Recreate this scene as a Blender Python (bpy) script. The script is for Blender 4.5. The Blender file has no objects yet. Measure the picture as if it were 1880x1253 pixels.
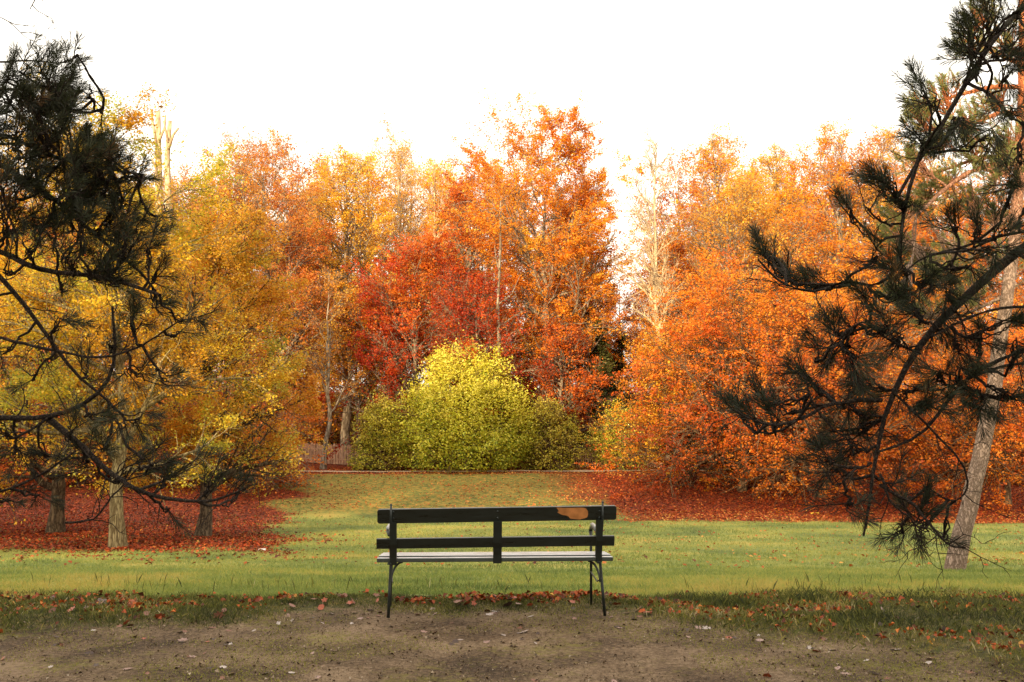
import bpy, math
import numpy as np
from mathutils import Vector

SC = bpy.context.scene
COL = SC.collection
PI = math.pi
R = math.radians

# ------------------------------------------------------------------ camera
EYE = 1.53
PITCH = R(4.96)
F = 1828.0
cam = bpy.data.cameras.new('camera'); cam_o = bpy.data.objects.new('camera', cam)
COL.objects.link(cam_o)
cam.sensor_width = 36; cam.lens = 36 * F / 1880
cam.clip_start = 0.05; cam.clip_end = 3000
cam_o.location = (0, 0, EYE)
cam_o.rotation_euler = (PI / 2 + PITCH, 0, 0)
SC.camera = cam_o

# ------------------------------------------------------------------ light
SUN_EL, SUN_AZ = 10.0, 202.0        # azimuth measured clockwise from +Y: behind the camera, a little left
w = bpy.data.worlds.new('World'); SC.world = w; w.use_nodes = True
nt = w.node_tree; nt.nodes.clear()
sky = nt.nodes.new('ShaderNodeTexSky'); sky.sky_type = 'NISHITA'; sky.sun_disc = False
sky.sun_elevation = R(SUN_EL); sky.sun_rotation = R(SUN_AZ)
sky.air_density = 1.0; sky.dust_density = 4.0; sky.ozone_density = 1.0
hs = nt.nodes.new('ShaderNodeHueSaturation'); hs.inputs['Saturation'].default_value = 0.12
mx = nt.nodes.new('ShaderNodeMix'); mx.data_type = 'RGBA'; mx.inputs[0].default_value = 0.75
mx.inputs[7].default_value = (10.0, 9.2, 7.9, 1)      # thin bright overcast over the clear sky
bg = nt.nodes.new('ShaderNodeBackground'); bg.inputs[1].default_value = 0.10
wo = nt.nodes.new('ShaderNodeOutputWorld')
nt.links.new(sky.outputs[0], hs.inputs['Color']); nt.links.new(hs.outputs[0], mx.inputs[6])
nt.links.new(mx.outputs[2], bg.inputs[0]); nt.links.new(bg.outputs[0], wo.inputs[0])
sl = bpy.data.lights.new('sun', 'SUN'); sl.energy = 3.9; sl.angle = R(2.5); sl.color = (1.0, 0.78, 0.46)
so = bpy.data.objects.new('sun', sl); COL.objects.link(so)
az = R(SUN_AZ); el = R(SUN_EL)
sdir = Vector((math.sin(az) * math.cos(el), math.cos(az) * math.cos(el), math.sin(el)))
so.rotation_euler = sdir.to_track_quat('Z', 'Y').to_euler()
SC.view_settings.view_transform = 'Standard'; SC.view_settings.look = 'None'
SC.view_settings.gamma = 1.0; SC.view_settings.exposure = 1.35
SC.cycles.max_bounces = 8; SC.cycles.diffuse_bounces = 4; SC.cycles.transmission_bounces = 4

# ------------------------------------------------------------------ helpers
def ray(px, py, Y):
    """world point seen at photo pixel (px,py) at ground distance Y"""
    u = (px - 940) / F; v = (626.5 - py) / F
    dy = math.cos(PITCH) - v * math.sin(PITCH); dz = math.sin(PITCH) + v * math.cos(PITCH)
    s = Y / dy
    return np.array([u * s, Y, EYE + dz * s])

def smooth(a, b, x):
    t = np.clip((x - a) / (b - a), 0, 1); return t * t * (3 - 2 * t)

_rg = np.random.default_rng(5)
_N = _rg.random((256, 256))
def vnoise(x, y, s=1.0):
    x = np.asarray(x, float) / s; y = np.asarray(y, float) / s
    xi = np.floor(x).astype(int); yi = np.floor(y).astype(int); fx = x - xi; fy = y - yi
    fx = fx * fx * (3 - 2 * fx); fy = fy * fy * (3 - 2 * fy)
    g = lambda a, b: _N[a % 256, b % 256]
    return (g(xi, yi) * (1 - fx) + g(xi + 1, yi) * fx) * (1 - fy) + (g(xi, yi + 1) * (1 - fx) + g(xi + 1, yi + 1) * fx) * fy
def fbm(x, y, s): return (vnoise(x, y, s) + .5 * vnoise(x + 31, y + 7, s / 2) + .25 * vnoise(x + 3, y + 77, s / 4)) / 1.75

GY = [-60, 0, 9.0, 9.6, 12, 18, 27, 33, 42, 46, 52, 60, 61, 64, 100, 170, 300, 900]
GZ = [0.3, 0, 0, -.03, -.30, -1.0, -1.72, -2.0, -2.35, -2.3, -1.75, -1.17, -1.13, -1.13, 0.2, 7.5, 8, 8]
def gz(x, y):
    x = np.asarray(x, float); y = np.asarray(y, float)
    z = np.interp(y, GY, GZ)
    z = (z + np.interp(y - .8, GY, GZ) + np.interp(y + .8, GY, GZ)) / 3 if True else z
    near = smooth(9.5, 14, y)
    z = z + near * (fbm(x, y, 9) - .5) * .22 + (fbm(x + 9, y, 1.1) - .5) * .035 * (1 + near)
    # verge: a low turf lip at the edge of the dirt
    z = z + .05 * np.exp(-((y - (yb(x) + .35)) / .35) ** 2)
    return z
YBX = [-40, -6, -3.9, -2.4, -1.76, -1.15, .76, 1.15, 1.9, 2.6, 3.1, 3.3, 5, 40]
YBY = [7.3, 7.3, 7.6, 8.0, 8.45, 8.74, 8.66, 8.15, 7.6, 7.2, 6.7, 6.2, 5.3, 4]
def yb(x): return np.interp(x, YBX, YBY)

def link(o, parent=None):
    COL.objects.link(o)
    if parent is not None: o.parent = parent
    return o
def tag(o, label=None, cat=None, group=None, kind=None):
    if label: o['label'] = label
    if cat: o['category'] = cat
    if group: o['group'] = group
    if kind: o['kind'] = kind
    return o
def empty(name, loc=(0, 0, 0), rz=0):
    o = bpy.data.objects.new(name, None); o.empty_display_size = .2
    o.location = [float(c) for c in loc]; o.rotation_euler = (0, 0, rz); COL.objects.link(o); return o

def np_mesh(name, V, Fq, mat, tint=None, smooth_=False, extra=None):
    """V (n,3), Fq (m,k) equal sized faces; tint per face"""
    me = bpy.data.meshes.new(name)
    V = np.ascontiguousarray(V, dtype=np.float32); Fq = np.ascontiguousarray(Fq, dtype=np.int32)
    me.vertices.add(len(V)); me.vertices.foreach_set('co', V.ravel())
    m, k = Fq.shape
    me.loops.add(m * k); me.loops.foreach_set('vertex_index', Fq.ravel())
    me.polygons.add(m); me.polygons.foreach_set('loop_start', np.arange(0, m * k, k, dtype=np.int32))
    me.update(calc_edges=True)
    if smooth_: me.polygons.foreach_set('use_smooth', np.ones(m, bool))
    if tint is not None:
        a = me.attributes.new('tint', 'FLOAT', 'FACE'); a.data.foreach_set('value', np.ascontiguousarray(tint, dtype=np.float32))
    if extra:
        for n_, arr in extra.items():
            a = me.attributes.new(n_, 'FLOAT', 'POINT'); a.data.foreach_set('value', np.ascontiguousarray(arr, dtype=np.float32))
    me.materials.append(mat)
    return me
def obj(name, me, parent=None): return link(bpy.data.objects.new(name, me), parent)

class Buf:
    """collects python-built shapes into one mesh"""
    def __init__(s): s.v = []; s.f = []
    def add(s, vs, fs):
        b = len(s.v); s.v += [tuple(map(float, p)) for p in vs]; s.f += [tuple(b + i for i in f) for f in fs]
    def box(s, c, sz, tilt=0, bev=0):
        hx, hy, hz = [a / 2 for a in sz]; ct, st = math.cos(tilt), math.sin(tilt)
        vs = []
        for x in (-hx, hx):
            for y in (-hy, hy):
                for z in (-hz, hz):
                    vs.append((c[0] + x, c[1] + y * ct - z * st, c[2] + y * st + z * ct))
        s.add(vs, [(0, 1, 3, 2), (4, 6, 7, 5), (0, 4, 5, 1), (2, 3, 7, 6), (0, 2, 6, 4), (1, 5, 7, 3)])
    def tube(s, pts, rad, k=8, sq=1.0):
        pts = [Vector(p) for p in pts]; n = len(pts)
        if not hasattr(rad, '__len__'): rad = [rad] * n
        vs = []
        for i, p in enumerate(pts):
            t = (pts[min(i + 1, n - 1)] - pts[max(i - 1, 0)]).normalized()
            a = t.cross(Vector((1, 0, 0)));
            if a.length < .1: a = t.cross(Vector((0, 1, 0)))
            a.normalize(); b = t.cross(a)
            for j in range(k):
                q = 2 * PI * j / k; vs.append(p + a * math.cos(q) * rad[i] + b * math.sin(q) * rad[i] * sq)
        fs = [(i * k + j, i * k + (j + 1) % k, (i + 1) * k + (j + 1) % k, (i + 1) * k + j) for i in range(n - 1) for j in range(k)]
        fs += [tuple(range(k - 1, -1, -1)), tuple((n - 1) * k + j for j in range(k))]
        s.add(vs, fs)
    def build(s, name, mat, parent=None, bevel=0, sm=False):
        me = bpy.data.meshes.new(name); me.from_pydata(s.v, [], s.f); me.update(); me.materials.append(mat)
        if sm:
            for p in me.polygons: p.use_smooth = True
        o = obj(name, me, parent)
        if bevel:
            b = o.modifiers.new('bevel', 'BEVEL'); b.width = bevel; b.segments = 2; b.limit_method = 'ANGLE'
        return o

# ------------------------------------------------------------------ materials
def mat(name):
    m = bpy.data.materials.new(name); m.use_nodes = True; m.node_tree.nodes.clear(); return m, m.node_tree
def N(t, typ, **kw):
    n = t.nodes.new(typ)
    for k, v in kw.items():
        if k in n.inputs.keys() if isinstance(k, str) else False: n.inputs[k].default_value = v
        else: setattr(n, k, v)
    return n
def ramp(t, stops, interp='LINEAR'):
    r = t.nodes.new('ShaderNodeValToRGB'); e = r.color_ramp.elements; r.color_ramp.interpolation = interp
    while len(e) < len(stops): e.new(.5)
    for i, (p, c) in enumerate(stops): e[i].position = p; e[i].color = (*c, 1)
    return r
def leaf_mat(name, stops, trans=.44):
    m, t = mat(name)
    a = t.nodes.new('ShaderNodeAttribute'); a.attribute_name = 'tint'
    oi = t.nodes.new('ShaderNodeObjectInfo')
    r = ramp(t, stops); t.links.new(a.outputs['Fac'], r.inputs[0])
    h = t.nodes.new('ShaderNodeHueSaturation')
    mr = N(t, 'ShaderNodeMapRange'); mr.inputs[3].default_value = .488; mr.inputs[4].default_value = .512
    t.links.new(oi.outputs['Random'], mr.inputs[0]); t.links.new(mr.outputs[0], h.inputs['Hue'])
    t.links.new(r.outputs[0], h.inputs['Color'])
    d = N(t, 'ShaderNodeBsdfDiffuse'); tr = N(t, 'ShaderNodeBsdfTranslucent'); g = N(t, 'ShaderNodeBsdfGlossy'); g.inputs['Roughness'].default_value = .5
    g.inputs['Color'].default_value = (.9, .9, .9, 1)
    for n in (d, tr): t.links.new(h.outputs[0], n.inputs['Color'])
    m1 = N(t, 'ShaderNodeMixShader'); m1.inputs[0].default_value = trans
    t.links.new(d.outputs[0], m1.inputs[1]); t.links.new(tr.outputs[0], m1.inputs[2])
    m2 = N(t, 'ShaderNodeMixShader'); m2.inputs[0].default_value = .03
    t.links.new(m1.outputs[0], m2.inputs[1]); t.links.new(g.outputs[0], m2.inputs[2])
    o = N(t, 'ShaderNodeOutputMaterial'); t.links.new(m2.outputs[0], o.inputs[0]); return m
def bark_mat(name, c1, c2, scale=6, stretch=.25, bump=.6, c3=None, zr=None):
    m, t = mat(name)
    tc = N(t, 'ShaderNodeTexCoord'); mp = N(t, 'ShaderNodeMapping'); mp.inputs['Scale'].default_value = (1, 1, stretch)
    t.links.new(tc.outputs['Object'], mp.inputs[0])
    v = N(t, 'ShaderNodeTexVoronoi'); v.feature = 'DISTANCE_TO_EDGE'; v.inputs['Scale'].default_value = scale
    n = N(t, 'ShaderNodeTexNoise'); n.inputs['Scale'].default_value = scale * 1.7; n.inputs['Detail'].default_value = 6
    wv = N(t, 'ShaderNodeVectorMath'); wv.operation = 'MULTIPLY_ADD'; wv.inputs[1].default_value = (.25, .25, .25)
    t.links.new(mp.outputs[0], n.inputs[0]); t.links.new(n.outputs['Color'], wv.inputs[0]); t.links.new(mp.outputs[0], wv.inputs[2]); t.links.new(wv.outputs[0], v.inputs[0])
    mm = N(t, 'ShaderNodeMath'); mm.operation = 'MULTIPLY'; mm.inputs[1].default_value = 5; mm.use_clamp = True
    t.links.new(v.outputs['Distance'], mm.inputs[0])
    ad = N(t, 'ShaderNodeMath'); ad.operation = 'MULTIPLY'; t.links.new(mm.outputs[0], ad.inputs[0]); t.links.new(n.outputs['Fac'], ad.inputs[1])
    r = ramp(t, [(.05, c1), (.65, c2)]); t.links.new(ad.outputs[0], r.inputs[0]); colr = r.outputs[0]
    if c3:
        sp = N(t, 'ShaderNodeSeparateXYZ'); t.links.new(tc.outputs['Object'], sp.inputs[0])
        mr = N(t, 'ShaderNodeMapRange'); mr.inputs[1].default_value = zr[0]; mr.inputs[2].default_value = zr[1]
        t.links.new(sp.outputs[2], mr.inputs[0])
        r2 = ramp(t, [(.05, tuple(c * .4 for c in c3)), (.6, c3)]); t.links.new(ad.outputs[0], r2.inputs[0])
        mx = N(t, 'ShaderNodeMix'); mx.data_type = 'RGBA'; t.links.new(mr.outputs[0], mx.inputs[0]); t.links.new(colr, mx.inputs[6]); t.links.new(r2.outputs[0], mx.inputs[7]); colr = mx.outputs[2]
    b = N(t, 'ShaderNodeBump'); b.inputs['Strength'].default_value = bump; b.inputs['Distance'].default_value = .03; t.links.new(ad.outputs[0], b.inputs['Height'])
    p = N(t, 'ShaderNodeBsdfPrincipled'); p.inputs['Roughness'].default_value = .9; p.inputs['Specular IOR Level'].default_value = .15
    t.links.new(colr, p.inputs['Base Color']); t.links.new(b.outputs[0], p.inputs['Normal'])
    o = N(t, 'ShaderNodeOutputMaterial'); t.links.new(p.outputs[0], o.inputs[0]); return m

LM = {
 'oak': leaf_mat('oak_leaves', [(0, (.36, .15, .015)), (.25, (.62, .27, .02)), (.5, (.74, .44, .028)), (.75, (.62, .46, .04)), (1, (.38, .40, .05))]),
 'orange': leaf_mat('orange_beech_leaves', [(0, (.30, .065, .008)), (.3, (.62, .175, .012)), (.6, (.80, .33, .018)), (.85, (.84, .44, .035)), (1, (.80, .55, .06))]),
 'deep': leaf_mat('deep_orange_leaves', [(0, (.24, .04, .008)), (.35, (.56, .115, .01)), (.7, (.76, .235, .015)), (1, (.82, .36, .03))]),
 'red': leaf_mat('red_leaves', [(0, (.16, .012, .005)), (.4, (.40, .026, .006)), (.75, (.56, .075, .010)), (1, (.70, .20, .02))]),
 'pink': leaf_mat('russet_leaves', [(0, (.34, .10, .02)), (.4, (.60, .22, .03)), (.75, (.74, .36, .045)), (1, (.80, .50, .07))]),
 'yellow': leaf_mat('yellow_leaves', [(0, (.62, .20, .02)), (.35, (.82, .36, .03)), (.7, (.88, .52, .05)), (1, (.86, .62, .12))]),
 'lime': leaf_mat('lime_bush_leaves', [(0, (.16, .22, .02)), (.3, (.38, .42, .03)), (.6, (.70, .62, .05)), (1, (.84, .70, .14))]),
 'olive': leaf_mat('olive_bush_leaves', [(0, (.20, .22, .03)), (.4, (.52, .50, .07)), (.75, (.74, .62, .09)), (1, (.66, .36, .05))]),
 'dark': leaf_mat('evergreen_needles', [(0, (.02, .03, .008)), (1, (.10, .10, .02))], .15),
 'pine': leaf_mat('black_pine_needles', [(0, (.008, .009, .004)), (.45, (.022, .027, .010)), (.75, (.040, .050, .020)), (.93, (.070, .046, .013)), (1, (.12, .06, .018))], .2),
 'scots': leaf_mat('scots_pine_needles', [(0, (.09, .11, .035)), (.6, (.24, .26, .08)), (1, (.42, .38, .12))], .35),
 'grass': leaf_mat('grass_blades', [(0, (.08, .125, .03)), (.4, (.20, .26, .06)), (.75, (.35, .37, .08)), (1, (.52, .40, .10))], .35),
 'verge': leaf_mat('verge_blades', [(0, (.03, .036, .010)), (.4, (.10, .105, .020)), (.7, (.20, .185, .035)), (.9, (.36, .27, .08)), (1, (.48, .40, .22))], .3),
 'litter': leaf_mat('litter_leaves', [(0, (.05, .014, .006)), (.3, (.16, .035, .012)), (.6, (.44, .070, .013)), (.85, (.55, .17, .03)), (1, (.64, .32, .06))], .1),
}
BK = {
 'grey': bark_mat('grey_bark', (.10, .07, .045), (.34, .27, .19), 5),
 'pale': bark_mat('pale_bark', (.30, .21, .12), (.62, .48, .30), 4, bump=.3),
 'brown': bark_mat('brown_bark', (.06, .035, .02), (.24, .15, .08), 6),
 'oak': bark_mat('oak_bark', (.05, .035, .022), (.19, .14, .085), 9, .22, 1),
 'oakpale': bark_mat('oak_trunk_bark', (.13, .09, .04), (.40, .32, .16), 9, .16, 1),
 'pine': bark_mat('black_pine_bark', (.014, .010, .008), (.062, .045, .032), 22, .5, .8),
 'scots': bark_mat('scots_pine_bark', (.17, .115, .085), (.40, .29, .23), 13, .4, .9, (.62, .20, .08), (5.5, 8.5)),
}

# ------------------------------------------------------------------ vectorised tree growing
def nrm(a): return a / np.maximum(np.linalg.norm(a, axis=-1, keepdims=True), 1e-9)
def along(P, t):
    """P (B,n,3), t (B,k) in 0..1 -> points, tangents"""
    n = P.shape[1]; u = np.clip(t, 0, .9999) * (n - 1); i = u.astype(int); f = (u - i)[..., None]
    b = np.arange(len(P))[:, None]
    A = P[b, i]; C = P[b, i + 1]
    return A * (1 - f) + C * f, nrm(C - A)
def radat(Rr, t):
    n = Rr.shape[1]; u = np.clip(t, 0, .9999) * (n - 1); i = u.astype(int); f = u - i; b = np.arange(len(Rr))[:, None]
    return Rr[b, i] * (1 - f) + Rr[b, i + 1] * f
def sprout(rg, P, Rr, k, t0, t1, L, ang, m=5, up=.0, wob=.12, rr=.5, taper=.25, rmin=.004, flat=0):
    B = len(P)
    t = (np.arange(k)[None] + rg.random((B, k))) / k * (t1 - t0) + t0
    p, tn = along(P, t)
    rnd = rg.normal(size=(B, k, 3)); rnd[..., 2] *= (1 - flat)
    perp = nrm(rnd - (rnd * tn).sum(-1, keepdims=True) * tn)
    a = R(1) * rg.uniform(ang[0], ang[1], (B, k, 1))
    d = nrm(tn * np.cos(a) + perp * np.sin(a)).reshape(-1, 3)
    ln = (L(t) if callable(L) else np.broadcast_to(L, (B, k)))
    ln = (ln * rg.uniform(.7, 1.15, (B, k))).reshape(-1)
    r0 = np.minimum(radat(Rr, t).reshape(-1) * rr, ln * .035 + .002); r0 = np.maximum(r0, rmin)
    Q = np.zeros((B * k, m, 3)); Q[:, 0] = p.reshape(-1, 3)
    for j in range(1, m):
        d = nrm(d + rg.normal(size=d.shape) * wob + np.array([0, 0, up]))
        Q[:, j] = Q[:, j - 1] + d * (ln / (m - 1))[:, None]
    rad = r0[:, None] * np.linspace(1, taper, m)[None]
    return Q, rad, t.reshape(-1)
def tubes(P, Rr, k):
    B, n, _ = P.shape
    T = np.empty_like(P); T[:, 1:-1] = P[:, 2:] - P[:, :-2]; T[:, 0] = P[:, 1] - P[:, 0]; T[:, -1] = P[:, -1] - P[:, -2]; T = nrm(T)
    ref = np.zeros_like(T); ref[..., 0] = 1; m = np.abs(T[..., 0]) > .9; ref[m] = (0, 1, 0)
    a = nrm(np.cross(T, ref)); b = np.cross(T, a)
    q = np.arange(k) * 2 * PI / k
    V = P[:, :, None] + (a[:, :, None] * np.cos(q)[None, None, :, None] + b[:, :, None] * np.sin(q)[None, None, :, None]) * Rr[:, :, None, None]
    idx = np.arange(B * n * k).reshape(B, n, k)
    Fq = np.stack([idx[:, :-1], np.roll(idx[:, :-1], -1, 2), np.roll(idx[:, 1:], -1, 2), idx[:, 1:]], -1).reshape(-1, 4)
    return V.reshape(-1, 3), Fq
def merge(parts):
    Vs, Fs, b = [], [], 0
    for V, Fq in parts: Vs.append(V); Fs.append(Fq + b); b += len(V)
    return np.concatenate(Vs), np.concatenate(Fs)
def leaves(rg, C, size, upb=.6, asp=.7, fold=.12):
    n = len(C); s = size * rg.uniform(.6, 1.3, (n, 1))
    nn = rg.normal(size=(n, 3)); nn[:, 2] = np.abs(nn[:, 2]) + upb; nn = nrm(nn)
    a = rg.normal(size=(n, 3)); a = nrm(a - (a * nn).sum(-1, keepdims=True) * nn); b = np.cross(nn, a)
    V = np.stack([C - a * s * .5, C + b * s * asp * .5 + nn * s * fold, C + a * s * .5, C - b * s * asp * .5 + nn * s * fold], 1)
    return V.reshape(-1, 3), np.arange(4 * n).reshape(n, 4)

def tree_mesh(name, seed, H, rad, leaf, bark, kind='beech', trunk_r=None, nleaf=22000, size=.15, base=.22, clear=1., lean=(0, 0), topbare=0., low=0., tbias=0., tgrad=0., shell=0.):
    """returns (wood mesh, crown mesh). H height, rad crown radius, base = relative height of the lowest limbs"""
    rg = np.random.default_rng(seed)
    tr = trunk_r or H * .013 + .06
    n = 14; z = np.linspace(0, H * .97, n); tt = np.linspace(0, 1, n)
    wob = np.cumsum(rg.normal(size=(n, 2)) * H * .006, 0)
    P = np.zeros((1, n, 3)); P[0, :, 2] = z; P[0, :, 0] = wob[:, 0] + lean[0] * tt; P[0, :, 1] = wob[:, 1] + lean[1] * tt
    P[0, 0, :2] = 0; P[0, 0, 2] = -.3
    Rr = tr * (np.maximum(1 - tt, .03) ** .8)[None]; Rr[0, 0] *= 1.55; Rr[0, 1] *= 1.0
    env = {
     'oak': lambda t: np.sqrt(np.clip(1 - ((t - .42) / .62) ** 2, .02, 1)),
     'beech': lambda t: np.sqrt(np.clip(1 - ((t - .40) / .64) ** 2, .03, 1)),
     'dome': lambda t: np.sqrt(np.clip(1 - (t / 1.03) ** 2, .02, 1)),
     'tall': lambda t: np.clip(np.sin(np.clip(t * .93 + .1, 0, 1) * PI), .12, 1) ** .7,
     'fan': lambda t: np.clip(1.3 - .7 * t, .3, 2),
     'slim': lambda t: np.clip(1.2 - .9 * t, .15, 2),
     'cone': lambda t: np.clip(1.02 - t, .05, 1),
    }[kind]
    nl = {'oak': 34, 'beech': 46, 'dome': 64, 'tall': 44, 'fan': 30, 'slim': 12, 'cone': 60}[kind]
    ang = {'oak': (45, 85), 'beech': (35, 75), 'dome': (45, 95), 'tall': (30, 60), 'fan': (18, 38), 'slim': (25, 55), 'cone': (75, 100)}[kind]
    up = {'oak': .03, 'beech': .05, 'dome': -.05, 'tall': .09, 'fan': .05, 'slim': .05, 'cone': -.05}[kind]
    if kind == 'fan': tr *= 1.0
    def L1(t): tc = (t - base) / (1 - base); return rad * env(tc) * (1.15 + (low * (1 - tc)))
    Q1, r1, t1 = sprout(rg, P, Rr, nl, base, .985, L1, ang, m=8, up=up, wob=.16, rr=.62, taper=.18, rmin=.045 if kind == 'fan' else .02)
    ln1 = np.linalg.norm(Q1[:, -1] - Q1[:, 0], axis=1)
    k2 = 11
    Q2, r2, t2 = sprout(rg, Q1, r1, k2, .18, 1, lambda t: (ln1[:, None] * (.60 - .28 * t)), (28, 62), m=5, up=.03, wob=.16, rr=.6, taper=.25, rmin=.022 if kind == 'fan' else .011, flat=.35)
    ln2 = np.linalg.norm(Q2[:, -1] - Q2[:, 0], axis=1)
    k3 = 5
    Q3, r3, t3 = sprout(rg, Q2, r2, k3, .25, 1, lambda t: ln2[:, None] * (.62 - .2 * t) + .15, (25, 60), m=4, up=.02, wob=.18, rr=.7, taper=.4, rmin=.008, flat=.3)
    lim = merge([tubes(P, Rr, 12), tubes(Q1, r1, 6), tubes(Q2, r2, 4), tubes(Q3, r3, 3)])
    wood = np_mesh(name + '_wood', *lim, bark, smooth_=True)
    crown = None
    if nleaf:
        b = rg.integers(0, len(Q3), nleaf)
        # clumped: some twigs carry much more foliage
        wgt = rg.random(len(Q3)) ** 1.3 * (.35 + rg.random(len(Q2)).repeat(k3)) * np.clip(ln2.repeat(k3), .3, 3)
        wgt *= (.10 + rg.random(len(Q2)) ** (2.2 if kind == 'oak' else 1.4)).repeat(k3)
        zt = Q3[:, -1, 2] / H
        wgt *= 1 - topbare * smooth(.55, 1.0, zt)
        b = rg.choice(len(Q3), nleaf, p=wgt / wgt.sum())
        t = rg.random((nleaf, 1)) ** .8
        c, _ = along(Q3[b], t); c = c[:, 0] + rg.normal(size=(nleaf, 3)) * np.array([.10, .10, .06]) * (size / .12) * (1.9 if kind == 'oak' else 1.15)
        if shell:
            k_ = rg.random(nleaf) < shell; ns = int(k_.sum()); dv = nrm(rg.normal(size=(ns, 3))); dv[:, 2] = np.abs(dv[:, 2])
            lump = .70 + .46 * fbm(np.arctan2(dv[:, 1], dv[:, 0]) * 3 + 20, dv[:, 2] * 5 + 9, .9) + .08 * rg.normal(size=ns)
            zf = dv[:, 2] ** 1.0
            c[k_] = np.stack([dv[:, 0] * rad * 1.16 * lump * (1 - .18 * (1 - zf) ** 3), dv[:, 1] * rad * 1.16 * lump, H * 1.1 * (.03 + zf * .97) * lump], -1)
        V, Fq = leaves(rg, c, size)
        lt1 = rg.normal(size=len(Q1)) * .14; lt2 = rg.normal(size=len(Q2)) * .09
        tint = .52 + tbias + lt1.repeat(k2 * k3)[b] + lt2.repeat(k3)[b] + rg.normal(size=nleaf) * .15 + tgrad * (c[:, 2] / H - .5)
        crown = np_mesh(name + '_crown', V, Fq, leaf, np.clip(tint, 0, 1))
    return wood, crown
def add_tree(name, meshes, loc, label, cat='tree', group=None, rz=0, sc=(1, 1, 1), wname='trunk', cname='crown'):
    e = empty(name, loc, rz); e.scale = sc
    tag(e, label, cat, group)
    obj(wname, meshes[0], e)
    if meshes[1]: obj(cname, meshes[1], e)
    return e

# ------------------------------------------------------------------ ground
def edge_(x): return np.interp(x, [-8, -4, -1.5, 1, 2, 8], [9.6, 9.5, 9.05, 9.05, 9.45, 9.65]) + (fbm(x, x * 0 + 3, .7) - .5) * .7
def ground_attrs(x, y):
    dirt = (yb(x) - y)                                   # >0 on the dirt
    edge = edge_(x)
    verge = smooth(.25, -.25, y - edge)
    # leaf litter: left under the oaks, right along the bank, thin along the far path, all over the wood floor
    l = smooth(-.185, -.255, x / np.maximum(y, 5) + (fbm(x, y, 3) - .5) * .10) * (.35 * smooth(20.5, 25, y + (fbm(x, y, 4) - .5) * 5) + .65 * smooth(24.5, 28, y + (fbm(x, y, 2) - .5) * 5))
    l = l * (.62 + .55 * fbm(x + 5, y + 60, 2.6))
    l = np.maximum(l, smooth(-4.0, -8, x) * .6 * smooth(28, 30, y) * smooth(35, 32, y))
    f2 = (fbm(x + 50, y, 4) - .5) * 2
    r = smooth(2.9, 6.4, x + f2 * 1.4 + (y - 45) * .05) * smooth(40.2, 42.6, y + f2 * .9 + (fbm(x, y, .9) - .5) * 2.2 - np.maximum(x - 12, 0) * -.12)
    r = np.maximum(r, smooth(-2.5, 4, x + f2) * .6 * smooth(45, 50, y))
    r = np.maximum(r, (.30 + .4 * (fbm(x, y, 2.2) - .5)) * smooth(44.5, 48, y))
    r = np.maximum(r, smooth(59, 60.2, y) * .85)
    return dirt, verge, np.clip(np.maximum(l, r), 0, 1)

xs = np.concatenate([-np.geomspace(900, 7, 90), np.arange(-6.95, 7, .06), np.geomspace(7, 900, 90)])
ys = np.concatenate([np.linspace(-60, 2.8, 20), np.arange(3, 11, .05), np.geomspace(11, 70, 230), np.geomspace(71, 1500, 60)])
X, Y = np.meshgrid(xs, ys)
Z = gz(X, Y)
gd, gv, gl = ground_attrs(X, Y)
idx = np.arange(X.size).reshape(X.shape)
Fg = np.stack([idx[:-1, :-1], idx[:-1, 1:], idx[1:, 1:], idx[1:, :-1]], -1).reshape(-1, 4)

m, t = mat('ground')
geo = N(t, 'ShaderNodeNewGeometry')
def at_(n): a = t.nodes.new('ShaderNodeAttribute'); a.attribute_name = n; return a.outputs['Fac']
def noise(scale, det=6, rough=.55, vec=None):
    n = N(t, 'ShaderNodeTexNoise'); n.inputs['Scale'].default_value = scale; n.inputs['Detail'].default_value = det; n.inputs['Roughness'].default_value = rough
    t.links.new(vec or geo.outputs['Position'], n.inputs[0]); return n.outputs['Fac']
def math_(op, a, b=None, clamp=False):
    n = N(t, 'ShaderNodeMath'); n.operation = op; n.use_clamp = clamp
    for i, q in enumerate((a, b)):
        if q is None: continue
        if isinstance(q, (int, float)): n.inputs[i].default_value = q
        else: t.links.new(q, n.inputs[i])
    return n.outputs[0]
def rng_(v, a, b, c=0., d=1.):
    n = N(t, 'ShaderNodeMapRange'); n.clamp = True; t.links.new(v, n.inputs[0])
    for i, q in enumerate((a, b, c, d)): n.inputs[i + 1].default_value = q
    return n.outputs[0]
def mixc(f, a, b):
    n = N(t, 'ShaderNodeMix'); n.data_type = 'RGBA'
    t.links.new(f, n.inputs[0]); t.links.new(a, n.inputs[6]); t.links.new(b, n.inputs[7]); return n.outputs[2]
def rp(v, stops): r = ramp(t, stops); t.links.new(v, r.inputs[0]); return r.outputs[0]
grass_c = rp(math_('ADD', math_('MULTIPLY', noise(.35, 4), .55), math_('MULTIPLY', noise(9, 5, .7), .45)),
             [(.38, (.09, .125, .04)), (.47, (.20, .235, .06)), (.54, (.31, .31, .07)), (.61, (.46, .34, .09))])
soil_c = rp(math_('ADD', math_('MULTIPLY', noise(1.3, 6, .6), .5), math_('MULTIPLY', noise(30, 6, .75), .5)),
            [(.41, (.050, .030, .016)), (.5, (.145, .094, .053)), (.585, (.28, .195, .12))])
moss_c = rp(noise(22, 5, .7), [(.3, (.10, .10, .012)), (.7, (.30, .27, .03))])
moss_f = math_('MULTIPLY', rng_(math_('ADD', noise(1.1, 5, .65), math_('MULTIPLY', math_('SUBTRACT', noise(14, 4, .7), .5), .8)), .55, .72), .5)
soil_m = mixc(moss_f, soil_c, moss_c)
lv = N(t, 'ShaderNodeTexVoronoi'); lv.inputs['Scale'].default_value = 9; t.links.new(geo.outputs['Position'], lv.inputs[0])
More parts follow.
